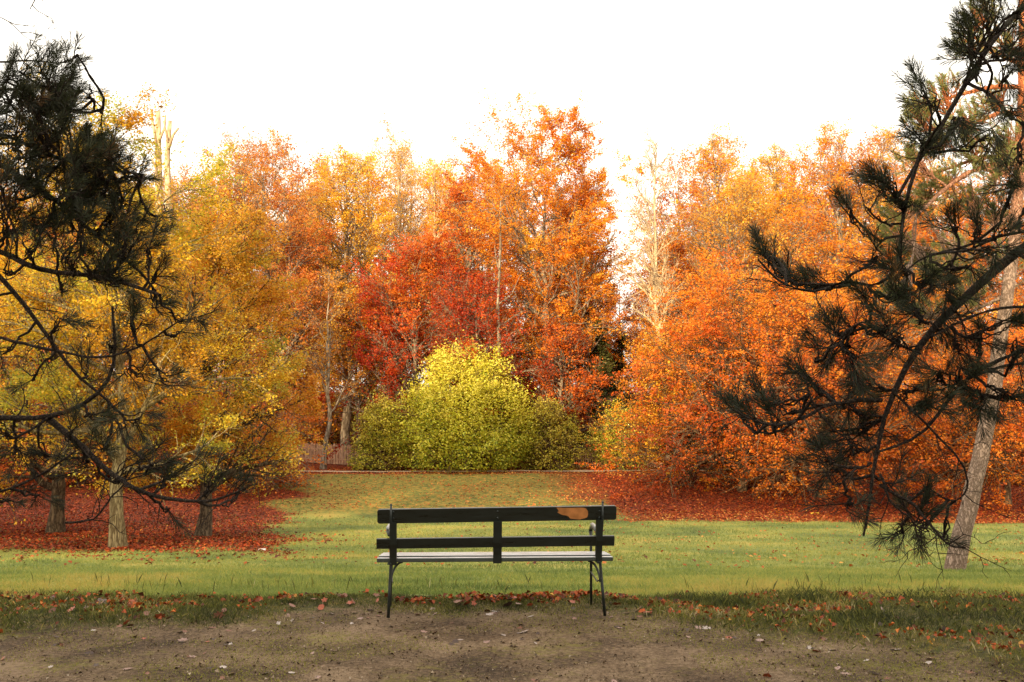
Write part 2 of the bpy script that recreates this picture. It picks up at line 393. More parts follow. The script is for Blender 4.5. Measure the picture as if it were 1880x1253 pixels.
lsep = N(t, 'ShaderNodeSeparateColor'); t.links.new(lv.outputs['Color'], lsep.inputs[0])
lit_c = rp(math_('ADD', math_('MULTIPLY', lsep.outputs[0], .7), math_('MULTIPLY', noise(.5, 3), .3)), [(.15, (.04, .010, .005)), (.45, (.15, .024, .009)), (.7, (.30, .055, .014)), (1, (.44, .17, .04))])
verge_c = rp(noise(12, 5, .7), [(.3, (.03, .028, .010)), (.5, (.09, .08, .022)), (.7, (.20, .13, .04))])
bank_c = rp(noise(3.5, 6, .8), [(.41, (.06, .08, .02)), (.5, (.19, .175, .035)), (.59, (.42, .22, .045))])
dm = rng_(math_('ADD', at_('dirt'), math_('ADD', math_('MULTIPLY', math_('SUBTRACT', noise(3, 5, .6), .5), 1.1), math_('MULTIPLY', math_('SUBTRACT', noise(25, 3, .7), .5), .5))), -.12, .14)
lm = rng_(math_('ADD', at_('litter'), math_('MULTIPLY', math_('SUBTRACT', noise(6, 6, .8), .5), 1.3)), .42, .60)
c = mixc(at_('verge'), grass_c, verge_c)
c = mixc(math_('MULTIPLY', at_('bank'), .85), c, bank_c)
c = mixc(lm, c, lit_c)
c = mixc(dm, c, soil_m)
hgt = math_('ADD', math_('MULTIPLY', noise(35, 6, .75), .6), math_('MULTIPLY', noise(6, 5, .6), .6))
bp = N(t, 'ShaderNodeBump'); bp.inputs['Strength'].default_value = 1.0; bp.inputs['Distance'].default_value = .05; t.links.new(hgt, bp.inputs['Height'])
pb = N(t, 'ShaderNodeBsdfPrincipled'); pb.inputs['Roughness'].default_value = .85; pb.inputs['Specular IOR Level'].default_value = .2
t.links.new(c, pb.inputs['Base Color']); t.links.new(bp.outputs[0], pb.inputs['Normal'])
oo = N(t, 'ShaderNodeOutputMaterial'); t.links.new(pb.outputs[0], oo.inputs[0])
gm = np_mesh('ground', np.stack([X, Y, Z], -1).reshape(-1, 3), Fg, m, smooth_=True,
             extra={'dirt': gd.ravel(), 'verge': gv.ravel(), 'litter': gl.ravel(), 'bank': smooth(43.5, 47, Y).ravel()})
tag(obj('ground', gm), kind='structure')

# far footpath on top of the bank
m, t = mat('path_gravel')
geo = N(t, 'ShaderNodeNewGeometry')
pc = rp(noise(8, 6, .7), [(.3, (.34, .22, .13)), (.7, (.60, .46, .32))])
pb = N(t, 'ShaderNodeBsdfPrincipled'); pb.inputs['Roughness'].default_value = .9; t.links.new(pc, pb.inputs['Base Color'])
oo = N(t, 'ShaderNodeOutputMaterial'); t.links.new(pb.outputs[0], oo.inputs[0])
px_ = np.arange(-60, 60, .5); B_ = []
for yy in (60.9, 61.6, 62.3):
    yq = yy + .35 * np.sin(px_ * .12) + np.maximum(np.abs(px_ + 2) - 13, 0) ** 1.5 * .35; B_.append(np.stack([px_, yq, gz(px_, yq) + .05], -1))
PV = np.stack(B_); pi_ = np.arange(PV.shape[0] * PV.shape[1]).reshape(PV.shape[:2])
tag(obj('footpath', np_mesh('footpath', PV.reshape(-1, 3), np.stack([pi_[:-1, :-1], pi_[:-1, 1:], pi_[1:, 1:], pi_[1:, :-1]], -1).reshape(-1, 4), m)), kind='structure')

# ------------------------------------------------------------------ grass and litter (uncountable)
rg = np.random.default_rng(11)
def blades(x, y, L, W, lean=.5, tint=None):
    n = len(x); z = gz(x, y) - .004
    a = rg.uniform(0, 2 * PI, n); d = rg.uniform(0, 2 * PI, n); ln = rg.random(n) * lean
    sx, sy = np.cos(a) * W / 2, np.sin(a) * W / 2
    bx, by = np.cos(d) * ln * L, np.sin(d) * ln * L
    hz = L * np.sqrt(np.clip(1 - ln ** 2, .1, 1))
    b0 = np.stack([x - sx, y - sy, z], -1); b1 = np.stack([x + sx, y + sy, z], -1)
    m1 = np.stack([x + sx * .7 + bx * .35, y + sy * .7 + by * .35, z + hz * .6], -1); tp = np.stack([x + bx, y + by, z + hz], -1)
    return np.stack([b0, b1, m1, tp], 1).reshape(-1, 3), np.arange(4 * n).reshape(n, 4)
# verge
n = 300000
x = rg.uniform(-8, 8, n); u = rg.random(n)
edge = edge_(x)
y = yb(x) - .35 + (edge + .1 - yb(x) + .35) * u ** .85 + rg.normal(size=n) * .05
dens = .28 + .9 * fbm(x, y, .35)
keep = (rg.random(n) < dens * smooth(-.35, .40, y - yb(x) + (fbm(x, y, .5) - .5) * .9) + .02)
x, y = x[keep], y[keep]; n = len(x)
wide = smooth(.35, 1.1, edge_(x) - yb(x)); wide = wide * (.55 + .45 * (x > 1))
L = (.018 + .055 * rg.random(n) ** 3 * (.4 + wide)) * (.45 + 1.1 * fbm(x, y, .4))
V, Fq = blades(x, y, L, .0026 + .0028 * rg.random(n), .97)
tag(obj('verge_grass', np_mesh('verge_grass', V, Fq, LM['verge'], np.clip(rg.normal(size=n) * .22 + .46 + (fbm(x, y, .45) - .5) * 1.1, 0, 1))), 'dark rough grass along the edge of the dirt', kind='stuff')
# meadow
n = 250000
y = 9.3 * (44 / 9.3) ** (rg.random(n) ** 1.25); x = rg.uniform(-.74, .74, n) * y
dd, vv, ll = ground_attrs(x, y)
keep = (rg.random(n) > ll * .9); x, y = x[keep], y[keep]; n = len(x)
L = (.028 + .03 * rg.random(n)) * (1 + y / 40); W = .004 * (y / 9) ** .95
V, Fq = blades(x, y, L, W, .95)
tag(obj('meadow_grass', np_mesh('meadow_grass', V, Fq, LM['grass'], np.clip(rg.normal(size=n) * .14 + .55 + .12 * smooth(14, 9.5, y) + (fbm(x, y, 2.5) - .5) * .9 + (fbm(x + 9, y + 4, .6) - .5) * .7, 0, 1))), 'short pale green meadow grass in the hollow', kind='stuff')
# crumbs, grit and moss on the dirt
n = 34000
y = 5.6 * (9.4 / 5.6) ** rg.random(n); x = rg.uniform(-.58, .58, n) * y
k_ = (y < yb(x) + .3) & (fbm(x, y, .5) > .30); x, y = x[k_], y[k_]; n = len(x)
V, Fq = leaves(rg, np.stack([x, y, gz(x, y) + .004], -1), .007 * (1 + rg.random((n, 1)) ** 5 * 3), upb=.9, fold=.35)
CR = leaf_mat('dirt_crumbs', [(0, (.07, .045, .026)), (.4, (.14, .09, .05)), (.75, (.22, .15, .09)), (1, (.38, .30, .22))], .02)
tag(obj('dirt_crumbs', np_mesh('dirt_crumbs', V, Fq, CR, np.clip(rg.normal(size=n) * .26 + .45, 0, 1))), 'grit and crumbled leaf bits strewn over the bare dirt', kind='stuff')
n = 130000
y = 5.6 * (9.2 / 5.6) ** rg.random(n); x = rg.uniform(-.58, .58, n) * y
k_ = (y < yb(x) + .2) & (rg.random(n) < smooth(.48, .64, fbm(x + 40, y + 12, .8) + .12 * (x > 1.2) - .05 * (x < -2) + (fbm(x, y, .15) - .5) * .25)); x, y = x[k_], y[k_]; n = len(x)
V, Fq = blades(x, y, .006 + .012 * rg.random(n), np.full(n, .006), .98)
MO = leaf_mat('moss', [(0, (.08, .08, .012)), (.5, (.24, .23, .03)), (1, (.42, .36, .05))], .3)
tag(obj('moss_patches', np_mesh('moss_patches', V, Fq, MO, np.clip(rg.normal(size=n) * .2 + .5, 0, 1))), 'yellow green moss growing in thin patches on the dirt', kind='stuff')
# seed stalks
n = 420
y = rg.uniform(9.5, 11.2, n); x = rg.uniform(-.5, .5, n) * y; k_ = fbm(x, y, .8) > .47; x, y = x[k_], y[k_]; n = len(x)
V, Fq = blades(x, y, rg.uniform(.06, .17, n), np.full(n, .005), .45)
tag(obj('seed_stalks', np_mesh('seed_stalks', V, Fq, LM['verge'], np.clip(rg.normal(size=n) * .2 + .45, 0, 1))), 'thin dark seed stalks standing over the meadow grass', kind='stuff')
# leaf litter on bank and under the oaks
n = 230000
y = rg.uniform(19, 66, n); x = rg.uniform(-.6, .62, n) * y
dd, vv, ll = ground_attrs(x, y); keep = rg.random(n) < (ll ** 1.4 * .9 + .012); x, y = x[keep], y[keep]; n = len(x)
V, Fq = leaves(rg, np.stack([x, y, gz(x, y) + .03], -1), .10, upb=1.6)
tt_ = np.clip(rg.normal(size=n) * .2 + .5 + .28 * smooth(58, 60, y) - .12 * (x < -5) + .28 * ((y > 44) & (x > -8) & (x < 4.5)) + .22 * (x > 4) * smooth(48, 43, y), 0, 1)
tag(obj('leaf_litter', np_mesh('leaf_litter', V, Fq, LM['litter'], tt_)), 'carpet of red and rust fallen leaves on the bank and under the trees', kind='stuff')

# ------------------------------------------------------------------ fallen leaves near the bench (individuals)
def simple_mat(name, c, rough=.6, spec=.4, var=.25, sc=30):
    m, t_ = mat(name); g_ = N(t_, 'ShaderNodeTexCoord'); n_ = N(t_, 'ShaderNodeTexNoise'); n_.inputs['Scale'].default_value = sc; n_.inputs['Detail'].default_value = 6
    t_.links.new(g_.outputs['Object'], n_.inputs[0])
    r_ = ramp(t_, [(.3, tuple(v * (1 - var) for v in c)), (.7, tuple(min(1, v * (1 + var)) for v in c))]); t_.links.new(n_.outputs['Fac'], r_.inputs[0])
    p_ = N(t_, 'ShaderNodeBsdfPrincipled'); p_.inputs['Roughness'].default_value = rough; p_.inputs['Specular IOR Level'].default_value = spec
    b_ = N(t_, 'ShaderNodeBump'); b_.inputs['Strength'].default_value = .3; b_.inputs['Distance'].default_value = .004; t_.links.new(n_.outputs['Fac'], b_.inputs['Height'])
    t_.links.new(b_.outputs[0], p_.inputs['Normal']); t_.links.new(r_.outputs[0], p_.inputs['Base Color'])
    o_ = N(t_, 'ShaderNodeOutputMaterial'); t_.links.new(p_.outputs[0], o_.inputs[0]); return m
def leaf_shape(seed, lobes):
    r_ = np.random.default_rng(seed); k = 26; vs = [(0, 0, .006)]; ph = r_.random() * 6
    cx, cy = r_.uniform(-7, 7), r_.uniform(2, 9)
    for i in range(k):
        q = 2 * PI * i / k; rr = .5 + (.13 * math.cos(lobes * q + ph) if lobes else 0) + r_.normal() * .03
        X_, Y_ = .72 * rr * math.cos(q), rr * math.sin(q)
        vs.append((X_, Y_, .006 + .9 * (.10 * cy / 9 * X_ * X_ * 2.5 + .25 * Y_ * Y_ * cy / 9 + .12 * X_ * Y_ * cx / 7) + abs(r_.normal()) * .012))
    for q, (a_, b_) in enumerate(((-.012, -.5), (.012, -.5), (.012, -.85), (-.012, -.85))): vs.append((a_, b_ + .04, .02 + .05 * (q > 1)))
    fs = [(0, 1 + i, 1 + (i + 1) % k) for i in range(k)] + [(k + 1, k + 2, k + 3, k + 4)]
    return vs, fs
LCOL = [('rust brown', (.16, .055, .025), .55), ('pale grey', (.33, .27, .24), .38), ('dark brown', (.045, .02, .012), .6), ('orange red', (.30, .06, .018), .5), ('dull pink', (.24, .14, .11), .4), ('yellow', (.62, .32, .03), .5)]
lmesh = {}
for ci, (cn, cc, ro) in enumerate(LCOL):
    mm = simple_mat('fallen_leaf_' + cn.replace(' ', '_'), cc, ro, .5, .3, 5)
    for s_ in range(3):
        me = bpy.data.meshes.new('fallen_leaf'); vs, fs = leaf_shape(ci * 7 + s_, [0, 5, 7][s_]); me.from_pydata(vs, [], fs); me.materials.append(mm); me.update(); lmesh[ci, s_] = me
cnt = 0
def drop(x_, y_, ci, where, size=None, tilt=.25, z_=.0):
    o = bpy.data.objects.new('fallen_leaf', lmesh[ci, int(rg.integers(0, 3))]); COL.objects.link(o)
    o.location = (float(x_), float(y_), float(gz(x_, y_)) + .002 + z_); s_ = size or rg.uniform(.035, .07); o.scale = (s_, s_, s_)
    o.rotation_euler = (float(rg.normal() * tilt), float(rg.normal() * tilt), float(rg.uniform(0, 6.28)))
    tag(o, LCOL[ci][0] + ' fallen leaf lying ' + where, 'leaf', LCOL[ci][0] + ' leaves ' + where)
while cnt < 165:
    y_ = 5.9 + 3.0 * rg.random() ** .8; x_ = rg.uniform(-.53, .53) * y_
    if y_ > yb(x_) - .05 or fbm(x_ + 5, y_, 1.2) < .36: continue
    drop(x_, y_, int(rg.choice(5, p=[.27, .22, .22, .10, .19])), 'on the bare dirt before and beneath the bench'); cnt += 1
cnt = 0
while cnt < 130:
    x_ = rg.uniform(-5, 5); ed = float(edge_(x_))
    y_ = rg.uniform(float(yb(x_)) - .1, ed)
    drop(x_, y_, int(rg.choice(5, p=[.28, .07, .14, .43, .08])), 'in the rough grass of the verge', rg.uniform(.045, .09), .6, .02); cnt += 1
n = 10000
x = rg.uniform(-7.8, 7.8, n); ed = edge_(x); y = yb(x) - .05 + (ed + .05 - yb(x)) * rg.random(n) ** .7 + rg.normal(size=n) * .05
k_ = (rg.random(n) < smooth(.40, .60, fbm(x, y, .45)) * np.where(np.abs(x) < 1.4, .55, np.where(x > 0, 1, .6))); x, y = x[k_], y[k_]
V, Fq = leaves(rg, np.stack([x, y, gz(x, y) + .015 + .03 * rg.random(len(x))], -1), .04 * (.6 + .8 * rg.random((len(x), 1))), upb=.5, fold=.3)
tag(obj('verge_leaf_litter', np_mesh('verge_leaf_litter', V, Fq, LM['litter'], np.clip(rg.normal(size=len(x)) * .24 + .42, 0, 1))), 'small red and brown leaves drifted along the grass verge', kind='stuff')

# ------------------------------------------------------------------ bench
def paint_mat(name, c, rough):
    m, t_ = mat(name); g_ = N(t_, 'ShaderNodeTexCoord'); mp = N(t_, 'ShaderNodeMapping'); mp.inputs['Scale'].default_value = (1.2, 14, 14)
    t_.links.new(g_.outputs['Object'], mp.inputs[0])
    n_ = N(t_, 'ShaderNodeTexNoise'); n_.inputs['Scale'].default_value = 4; n_.inputs['Detail'].default_value = 8; n_.inputs['Roughness'].default_value = .7; t_.links.new(mp.outputs[0], n_.inputs[0])
    n2 = N(t_, 'ShaderNodeTexNoise'); n2.inputs['Scale'].default_value = 60; n2.inputs['Detail'].default_value = 4; t_.links.new(g_.outputs['Object'], n2.inputs[0])
    r_ = ramp(t_, [(.3, tuple(v * .7 for v in c)), (.62, c), (.75, tuple(v * 1.5 + .004 for v in c))]); t_.links.new(n_.outputs['Fac'], r_.inputs[0])
    rr = N(t_, 'ShaderNodeMapRange'); rr.inputs[1].default_value = .35; rr.inputs[2].default_value = .65; rr.inputs[3].default_value = rough - .1; rr.inputs[4].default_value = rough + .2; t_.links.new(n_.outputs['Fac'], rr.inputs[0])
    b_ = N(t_, 'ShaderNodeBump'); b_.inputs['Strength'].default_value = .35; b_.inputs['Distance'].default_value = .003; t_.links.new(n_.outputs['Fac'], b_.inputs['Height'])
    p_ = N(t_, 'ShaderNodeBsdfPrincipled'); p_.inputs['Specular IOR Level'].default_value = .6
    t_.links.new(r_.outputs[0], p_.inputs['Base Color']); t_.links.new(rr.outputs[0], p_.inputs['Roughness']); t_.links.new(b_.outputs[0], p_.inputs['Normal'])
    o_ = N(t_, 'ShaderNodeOutputMaterial'); t_.links.new(p_.outputs[0], o_.inputs[0]); return m
M_green = paint_mat('dark_green_paint', (.0045, .009, .006), .33)
M_iron = paint_mat('green_black_iron', (.006, .012, .0095), .38)
M_seat = paint_mat('seat_paint_sky_sheen', (.55, .58, .60), .25)  # sky reflection painted in as a pale tone on up-facing faces
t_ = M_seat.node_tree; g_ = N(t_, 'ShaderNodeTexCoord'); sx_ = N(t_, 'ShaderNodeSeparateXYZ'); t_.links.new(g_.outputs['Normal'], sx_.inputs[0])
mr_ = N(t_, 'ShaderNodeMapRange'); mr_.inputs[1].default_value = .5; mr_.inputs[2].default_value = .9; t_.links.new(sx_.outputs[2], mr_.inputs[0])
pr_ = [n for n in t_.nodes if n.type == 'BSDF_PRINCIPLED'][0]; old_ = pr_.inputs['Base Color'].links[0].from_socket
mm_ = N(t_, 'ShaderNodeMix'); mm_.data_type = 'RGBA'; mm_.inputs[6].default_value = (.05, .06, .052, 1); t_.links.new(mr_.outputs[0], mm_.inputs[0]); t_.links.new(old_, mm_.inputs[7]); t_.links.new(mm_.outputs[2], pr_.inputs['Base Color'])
M_arm = simple_mat('armrest_sky_sheen', (.34, .35, .34), .35, .6, .1)  # pale grey stands for sky reflected on top of the arms
M_wood = simple_mat('bare_wood', (.42, .17, .05), .7, .2, .35, 14)

BY = 8.2; BX = (913 - 940) / F * BY
bench = empty('park_bench', (BX, BY, 0), R(2.6))
tag(bench, 'dark green slatted park bench facing the meadow, with a patch of peeled paint', 'bench')
def hb(px): return (px - 913) / 225.0
def plank(name, x0, x1, z0, z1, y, th, tiltz=0, mt=M_green, par=bench, rnd=.02, tilt=0):
    """board with rounded corners in x-z, thickness th in y"""
    b = Buf(); pts = []
    for cx, cz, a0 in ((x1 - rnd, z1 - rnd, 0), (x0 + rnd, z1 - rnd, 90), (x0 + rnd, z0 + rnd, 180), (x1 - rnd, z0 + rnd, 270)):
        for k in range(5):
            a = R(a0 + k * 22.5); pts.append((cx + rnd * math.cos(a), cz + rnd * math.sin(a)))
    zc = (z0 + z1) / 2; n_ = len(pts)
    vs = []
    for s_ in (-1, 1):
        for (px, pz) in pts:
            dz = pz - zc
            vs.append((px, y + s_ * th / 2 * math.cos(tilt) - dz * math.sin(tilt), zc + dz * math.cos(tilt) + s_ * th / 2 * math.sin(tilt) + tiltz * px))
    fs = [tuple(range(n_)), tuple(range(2 * n_ - 1, n_ - 1, -1))] + [(i, n_ + i, n_ + (i + 1) % n_, (i + 1) % n_) for i in range(n_)]
    b.add(vs, fs); return b.build(name, mt, par, bevel=.003)
# y is away from the camera; backrest leans towards the camera (its top nearer)
up_pl = plank('backrest_plank', hb(695.5), hb(1131.5), .77, .886, -.035, .032, tiltz=.012, tilt=.16)
lo_pl = plank('backrest_plank', hb(693.8), hb(1128.5), .562, .644, 0.0, .03, tiltz=.008, rnd=.004, tilt=.16)
# peeled patch: ragged sheet 1.5 mm proud of the upper plank
b = Buf(); out = []
pp = [(1356, 190), (1375, 215), (1362, 222), (1385, 236), (1402, 243), (1425, 246), (1440, 253), (1452, 268), (1480, 272), (1520, 275), (1548, 268), (1568, 262), (1576, 240), (1572, 215), (1560, 198), (1545, 193), (1500, 192), (1450, 193), (1400, 192)]
for (a_, c_) in pp:
    X_ = hb(660 + a_ / 3.76); z_ = .886 - (c_ - 187 + (X_ * 4)) / 3.76 / 225 ; z_ = min(z_, .881)
    dz = z_ - .828; out.append((X_, -.035 - .0175 * math.cos(.16) - dz * math.sin(.16), .828 + dz * math.cos(.16) - .0175 * math.sin(.16) + .012 * X_))
b.add([(hb(660 + 1470 / 3.76), -.035 - .0175 * math.cos(.16), .83 - .0025)] + out, [(0, 1 + i, 1 + (i + 1) % len(out)) for i in range(len(out))])
pt = b.build('bare_wood_patch', M_wood, up_pl); pt['label'] = 'peeled patch of bare orange wood on the upper backrest plank'
# wooden uprights behind the planks' far side
for (xa, xb_, z1) in ((718.5, 730, .79), (906, 921.5, .80), (1094.5, 1106, .79)):
    b = Buf(); w_ = hb(xb_) - hb(xa); xc = (hb(xa) + hb(xb_)) / 2
    b.tube([(xc, .055, .425), (xc, .052, .5), (xc, .028, .60), (xc, .004, .72), (xc, -.012, z1)], .02, 4); o = b.build('back_upright', M_green, bench)
    o.data.vertices.foreach_get
    for v in o.data.vertices:
        v.co.x = xc + (w_ / 2 if v.co.x > xc + 1e-4 else (-w_ / 2 if v.co.x < xc - 1e-4 else 0))
    o.data.update()
    # simple solid upright in place of the tube section
    bb = Buf(); prof = [(.062, .425), (.052, .52), (.030, .62), (.010, .72), (-.006, .80), (-.020, .86)]
    vs = []
    for (yy, zz) in prof:
        for (sx, sy) in ((-1, -1), (1, -1), (1, 1), (-1, 1)): vs.append((xc + sx * w_ / 2, yy - .0 + sy * .011, zz + .012 * xc))
    fs = [(i * 4 + j, i * 4 + (j + 1) % 4, i * 4 + 4 + (j + 1) % 4, i * 4 + 4 + j) for i in range(len(prof) - 1) for j in range(4)] + [(3, 2, 1, 0), tuple(len(prof) * 4 - 4 + j for j in range(4))]
    me = bpy.data.meshes.new('back_upright'); me.from_pydata([tuple(v) for v in vs], [], fs); me.materials.append(M_green); me.update()
    o.data = me; bv = o.modifiers.new('bevel', 'BEVEL'); bv.width = .002
# front overlay strip of centre upright is visible between the planks and over the lower plank
for (xa, xb_) in ((718.5, 730), (906, 921.5), (1094.5, 1106)):
    xc = (hb(xa) + hb(xb_)) / 2; w_ = hb(xb_) - hb(xa)
    prof = [(.035, .428), (.022, .50), (.004, .555), (-.018 - .003, .60), (-.034, .68), (-.046, .74), (-.052, .775)]
    vs = []
    for (yy, zz) in prof:
        for (sx, sy) in ((-1, -1), (1, -1), (1, 1), (-1, 1)): vs.append((xc + sx * w_ / 2, yy - .008 + sy * .006, zz + .01 * xc))
    fs = [(i * 4 + j, i * 4 + (j + 1) % 4, i * 4 + 4 + (j + 1) % 4, i * 4 + 4 + j) for i in range(len(prof) - 1) for j in range(4)] + [(3, 2, 1, 0), tuple(len(prof) * 4 - 4 + j for j in range(4))]
    me = bpy.data.meshes.new('upright_strap'); me.from_pydata([tuple(v) for v in vs], [], fs); me.materials.append(M_iron); me.update(); obj('upright_strap', me, bench)
# seat slats
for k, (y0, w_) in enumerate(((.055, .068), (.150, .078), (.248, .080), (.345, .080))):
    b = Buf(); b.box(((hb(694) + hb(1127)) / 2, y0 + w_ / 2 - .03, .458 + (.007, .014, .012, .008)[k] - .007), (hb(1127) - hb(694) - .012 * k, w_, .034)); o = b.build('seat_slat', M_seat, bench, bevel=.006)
# iron end frames: rear leg + post, front leg, arm, brace
for s_, xr_top, xr_seat, xr_foot, xf_seat, xf_foot, zf in ((-1, 720.5, 719.5, 717, 715, 711, 0), (1, 1105.5, 1103, 1109, 1096.5, 1099, 0)):
    b = Buf(); b.tube([(hb(xr_foot), -.035, .012 - zf), (hb((xr_foot + xr_seat) / 2), .0, .22), (hb(xr_seat), .035, .43), (hb(xr_seat) , .02, .56), (hb(xr_seat) * .6 + hb(xr_top) * .4, -.028, .68), (hb(xr_top), -.062, .80), (hb(xr_top), -.068, .915 + s_ * .008)], [.013, .012, .012, .012, .012, .011, .008], 8, 1.0)
    o = b.build('rear_leg', M_iron, bench, sm=True)
    b = Buf(); b.tube([(hb(xr_top), -.068, .91 + s_ * .008), (hb(xr_top), -.068, .918 + s_ * .008), (hb(xr_top), -.068, .927 + s_ * .008)], [.006, .010, .004], 8); b.build('finial', M_iron, o, sm=True)
    b = Buf(); b.tube([(hb(xf_foot), .50, .005), (hb((xf_foot + xf_seat) / 2), .455, .2), (hb(xf_seat), .40, .43), (hb(xf_seat), .40, .56), (hb(xf_seat), .42, .64)], .0115, 8); b.build('front_leg', M_iron, bench, sm=True)
    b = Buf(); xo = hb(xf_seat) - (.012 if s_ < 0 else -.004)
    b.tube([(hb(xr_seat) - .012, .0, .66), (xo, .10, .685), (xo, .25, .69), (xo, .38, .68), (xo, .44, .655), (xo, .445, .625), (xo, .42, .615)], [.011, .013, .014, .014, .013, .012, .010], 8, 1.3); b.build('armrest', M_iron, bench, sm=True)
    b = Buf(); b.tube([(xo - .002, .06, .702), (xo - .002, .12, .712), (xo - .002, .3, .714), (xo - .002, .41, .70)], [.008, .014, .014, .009], 8); b.build('armrest_pad', M_arm, bench, sm=True)
    b = Buf(); xq = hb(xr_seat); d_ = -s_
    pts = []
    for k in range(9):
        q = k / 8 * PI / 2
        pts.append((xq + d_ * .092 * (1 - math.cos(q)), .035 + .06 * math.sin(q), .27 + .165 * math.sin(q)))
    b.tube(pts, .0095, 6); b.build('leg_brace', M_iron, bench, sm=True)
    b = Buf(); b.tube([(xq, .0, .30), (xq, .22, .25), (hb(xf_seat), .42, .30)], .006, 6); b.build('side_stretcher', M_iron, bench, sm=True)
    b = Buf(); b.box(((xq + hb(xf_seat)) / 2, .21, .432), (.03, .42, .014)); b.build('seat_bearer', M_iron, bench, bevel=.002)
for bx_ in (hb(913.5), hb(724.5), hb(1100)):
    for bz, by in ((.853, -.058), (.80, -.050), (.60, -.020)):
        b = Buf(); b.tube([(bx_, by + .01, bz), (bx_, by - .004, bz), (bx_, by - .008, bz)], [.009, .009, .005], 8); b.build('bolt', M_iron, bench, sm=True)

# ------------------------------------------------------------------ fence beyond the bushes
M_fence = simple_mat('weathered_fence_wood', (.50, .30, .18), .85, .1, .35, 3)
def fence(name, label, p0, p1, h, picket=True, nrail=2):
    p0 = np.array(p0, float); p1 = np.array(p1, float); ln = np.linalg.norm(p1 - p0); d = (p1 - p0) / ln
    e = empty(name, (p0[0], p0[1], float(gz(*p0))), math.atan2(d[1], d[0])); tag(e, label, 'fence')
    z0 = float(gz(*p0)); zz = lambda s_: float(gz(p0[0] + d[0] * s_, p0[1] + d[1] * s_)) - z0
    for k in range(int(ln / 2.2) + 1):
        b = Buf(); s_ = k * 2.2; b.box((s_, .05, zz(s_) + h / 2 + .03), (.12, .12, h + .16)); b.build('post', M_fence, e, bevel=.01)
    for k in range(nrail):
        b = Buf(); zr = h * (.28 + .55 * k / max(1, nrail - 1)); b.box((ln / 2, -.045, (zz(0) + zz(ln)) / 2 + zr), (ln, .04, .10)); b.build('rail', M_fence, e)
    if picket:
        b = Buf(); k = 0; r_ = np.random.default_rng(3)
        while k * .15 < ln:
            s_ = k * .15; hh = h * r_.uniform(.95, 1.03); b.box((s_, -.09 + r_.normal() * .006, zz(s_) + hh / 2 + .04), (.085, .022, hh)); k += 1
        b.build('paling', M_fence, e)
fence('paling_fence', 'weathered paling fence at the edge of the wood left of the yellow bush', (-17.5, 72), (-7, 64.6), 1.3)
fence('rail_fence', 'low fence with a stout post half hidden between the small bushes on the right', (1.5, 65.4), (10.0, 65.4), 1.15, True, 3)

# ------------------------------------------------------------------ woodland
def place(px, Y): x_ = (px - 940) / F * Y; return (x_, Y, float(gz(x_, Y)))
def height(px, py, Y): p = ray(px, py, Y); return float(p[2] - gz(p[0], Y))
seed = [100]
def T(px, Y, top, rad, leaf, label, name='autumn_tree', kind='beech', bark='grey', group=None, nleaf=22000, size=.15, cat='tree', sx=1., **kw):
    seed[0] += 1
    H = height(px, top, Y) * .975
    ms = tree_mesh(name, seed[0], H, rad, LM[leaf] if leaf else None, BK[bark], kind, nleaf=nleaf if leaf else 0, size=size, **kw)
    e = add_tree(name, ms, place(px, Y), label, cat, group); e.scale = (sx, sx, 1); return e
# nearer oaks on the left
T(228, 27, 190, 3.0, 'oak', 'oak with yellow green leaves and a pale flared trunk, nearest on the left', 'oak_tree', 'oak', 'oakpale', nleaf=68000, size=.075, base=.15, trunk_r=.19, low=.25, lean=(-.55, .2), tbias=.04)
T(378, 33, 395, 3.2, 'oak', 'oak with short dark trunk, its crown over the meadow, right of the pale trunked oak', 'oak_tree', 'oak', 'oak', nleaf=80000, size=.085, base=.12, trunk_r=.22, low=.25)
T(112, 34, 400, 4.0, 'oak', 'oak with golden leaves half hidden behind the pine on the far left', 'oak_tree', 'oak', 'oak', nleaf=60000, size=.09, base=.14, trunk_r=.24, low=.2, tbias=-.06)
T(-60, 40, 350, 5.5, 'deep', 'russet tree at the left edge behind the oaks', nleaf=26000, size=.14, base=.12)
T(450, 52, 640, 2.6, 'deep', 'low red brown beech standing behind the right hand oak', 'beech_tree', nleaf=22000, size=.12, base=.06, low=.3, kind='dome')
# right mid-ground beeches hanging over the bank
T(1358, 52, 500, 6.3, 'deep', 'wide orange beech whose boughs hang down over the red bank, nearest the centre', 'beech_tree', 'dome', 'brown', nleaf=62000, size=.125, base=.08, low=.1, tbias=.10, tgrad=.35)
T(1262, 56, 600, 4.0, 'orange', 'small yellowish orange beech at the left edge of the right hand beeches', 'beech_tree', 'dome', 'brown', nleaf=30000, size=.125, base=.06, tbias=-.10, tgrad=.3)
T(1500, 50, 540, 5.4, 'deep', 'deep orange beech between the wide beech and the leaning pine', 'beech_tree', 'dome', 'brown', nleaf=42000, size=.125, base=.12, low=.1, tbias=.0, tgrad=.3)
T(1840, 48, 640, 5.0, 'deep', 'fiery orange beech behind the leaning pine at the right edge', 'beech_tree', 'dome', 'brown', nleaf=36000, size=.12, base=.16, tbias=.02)
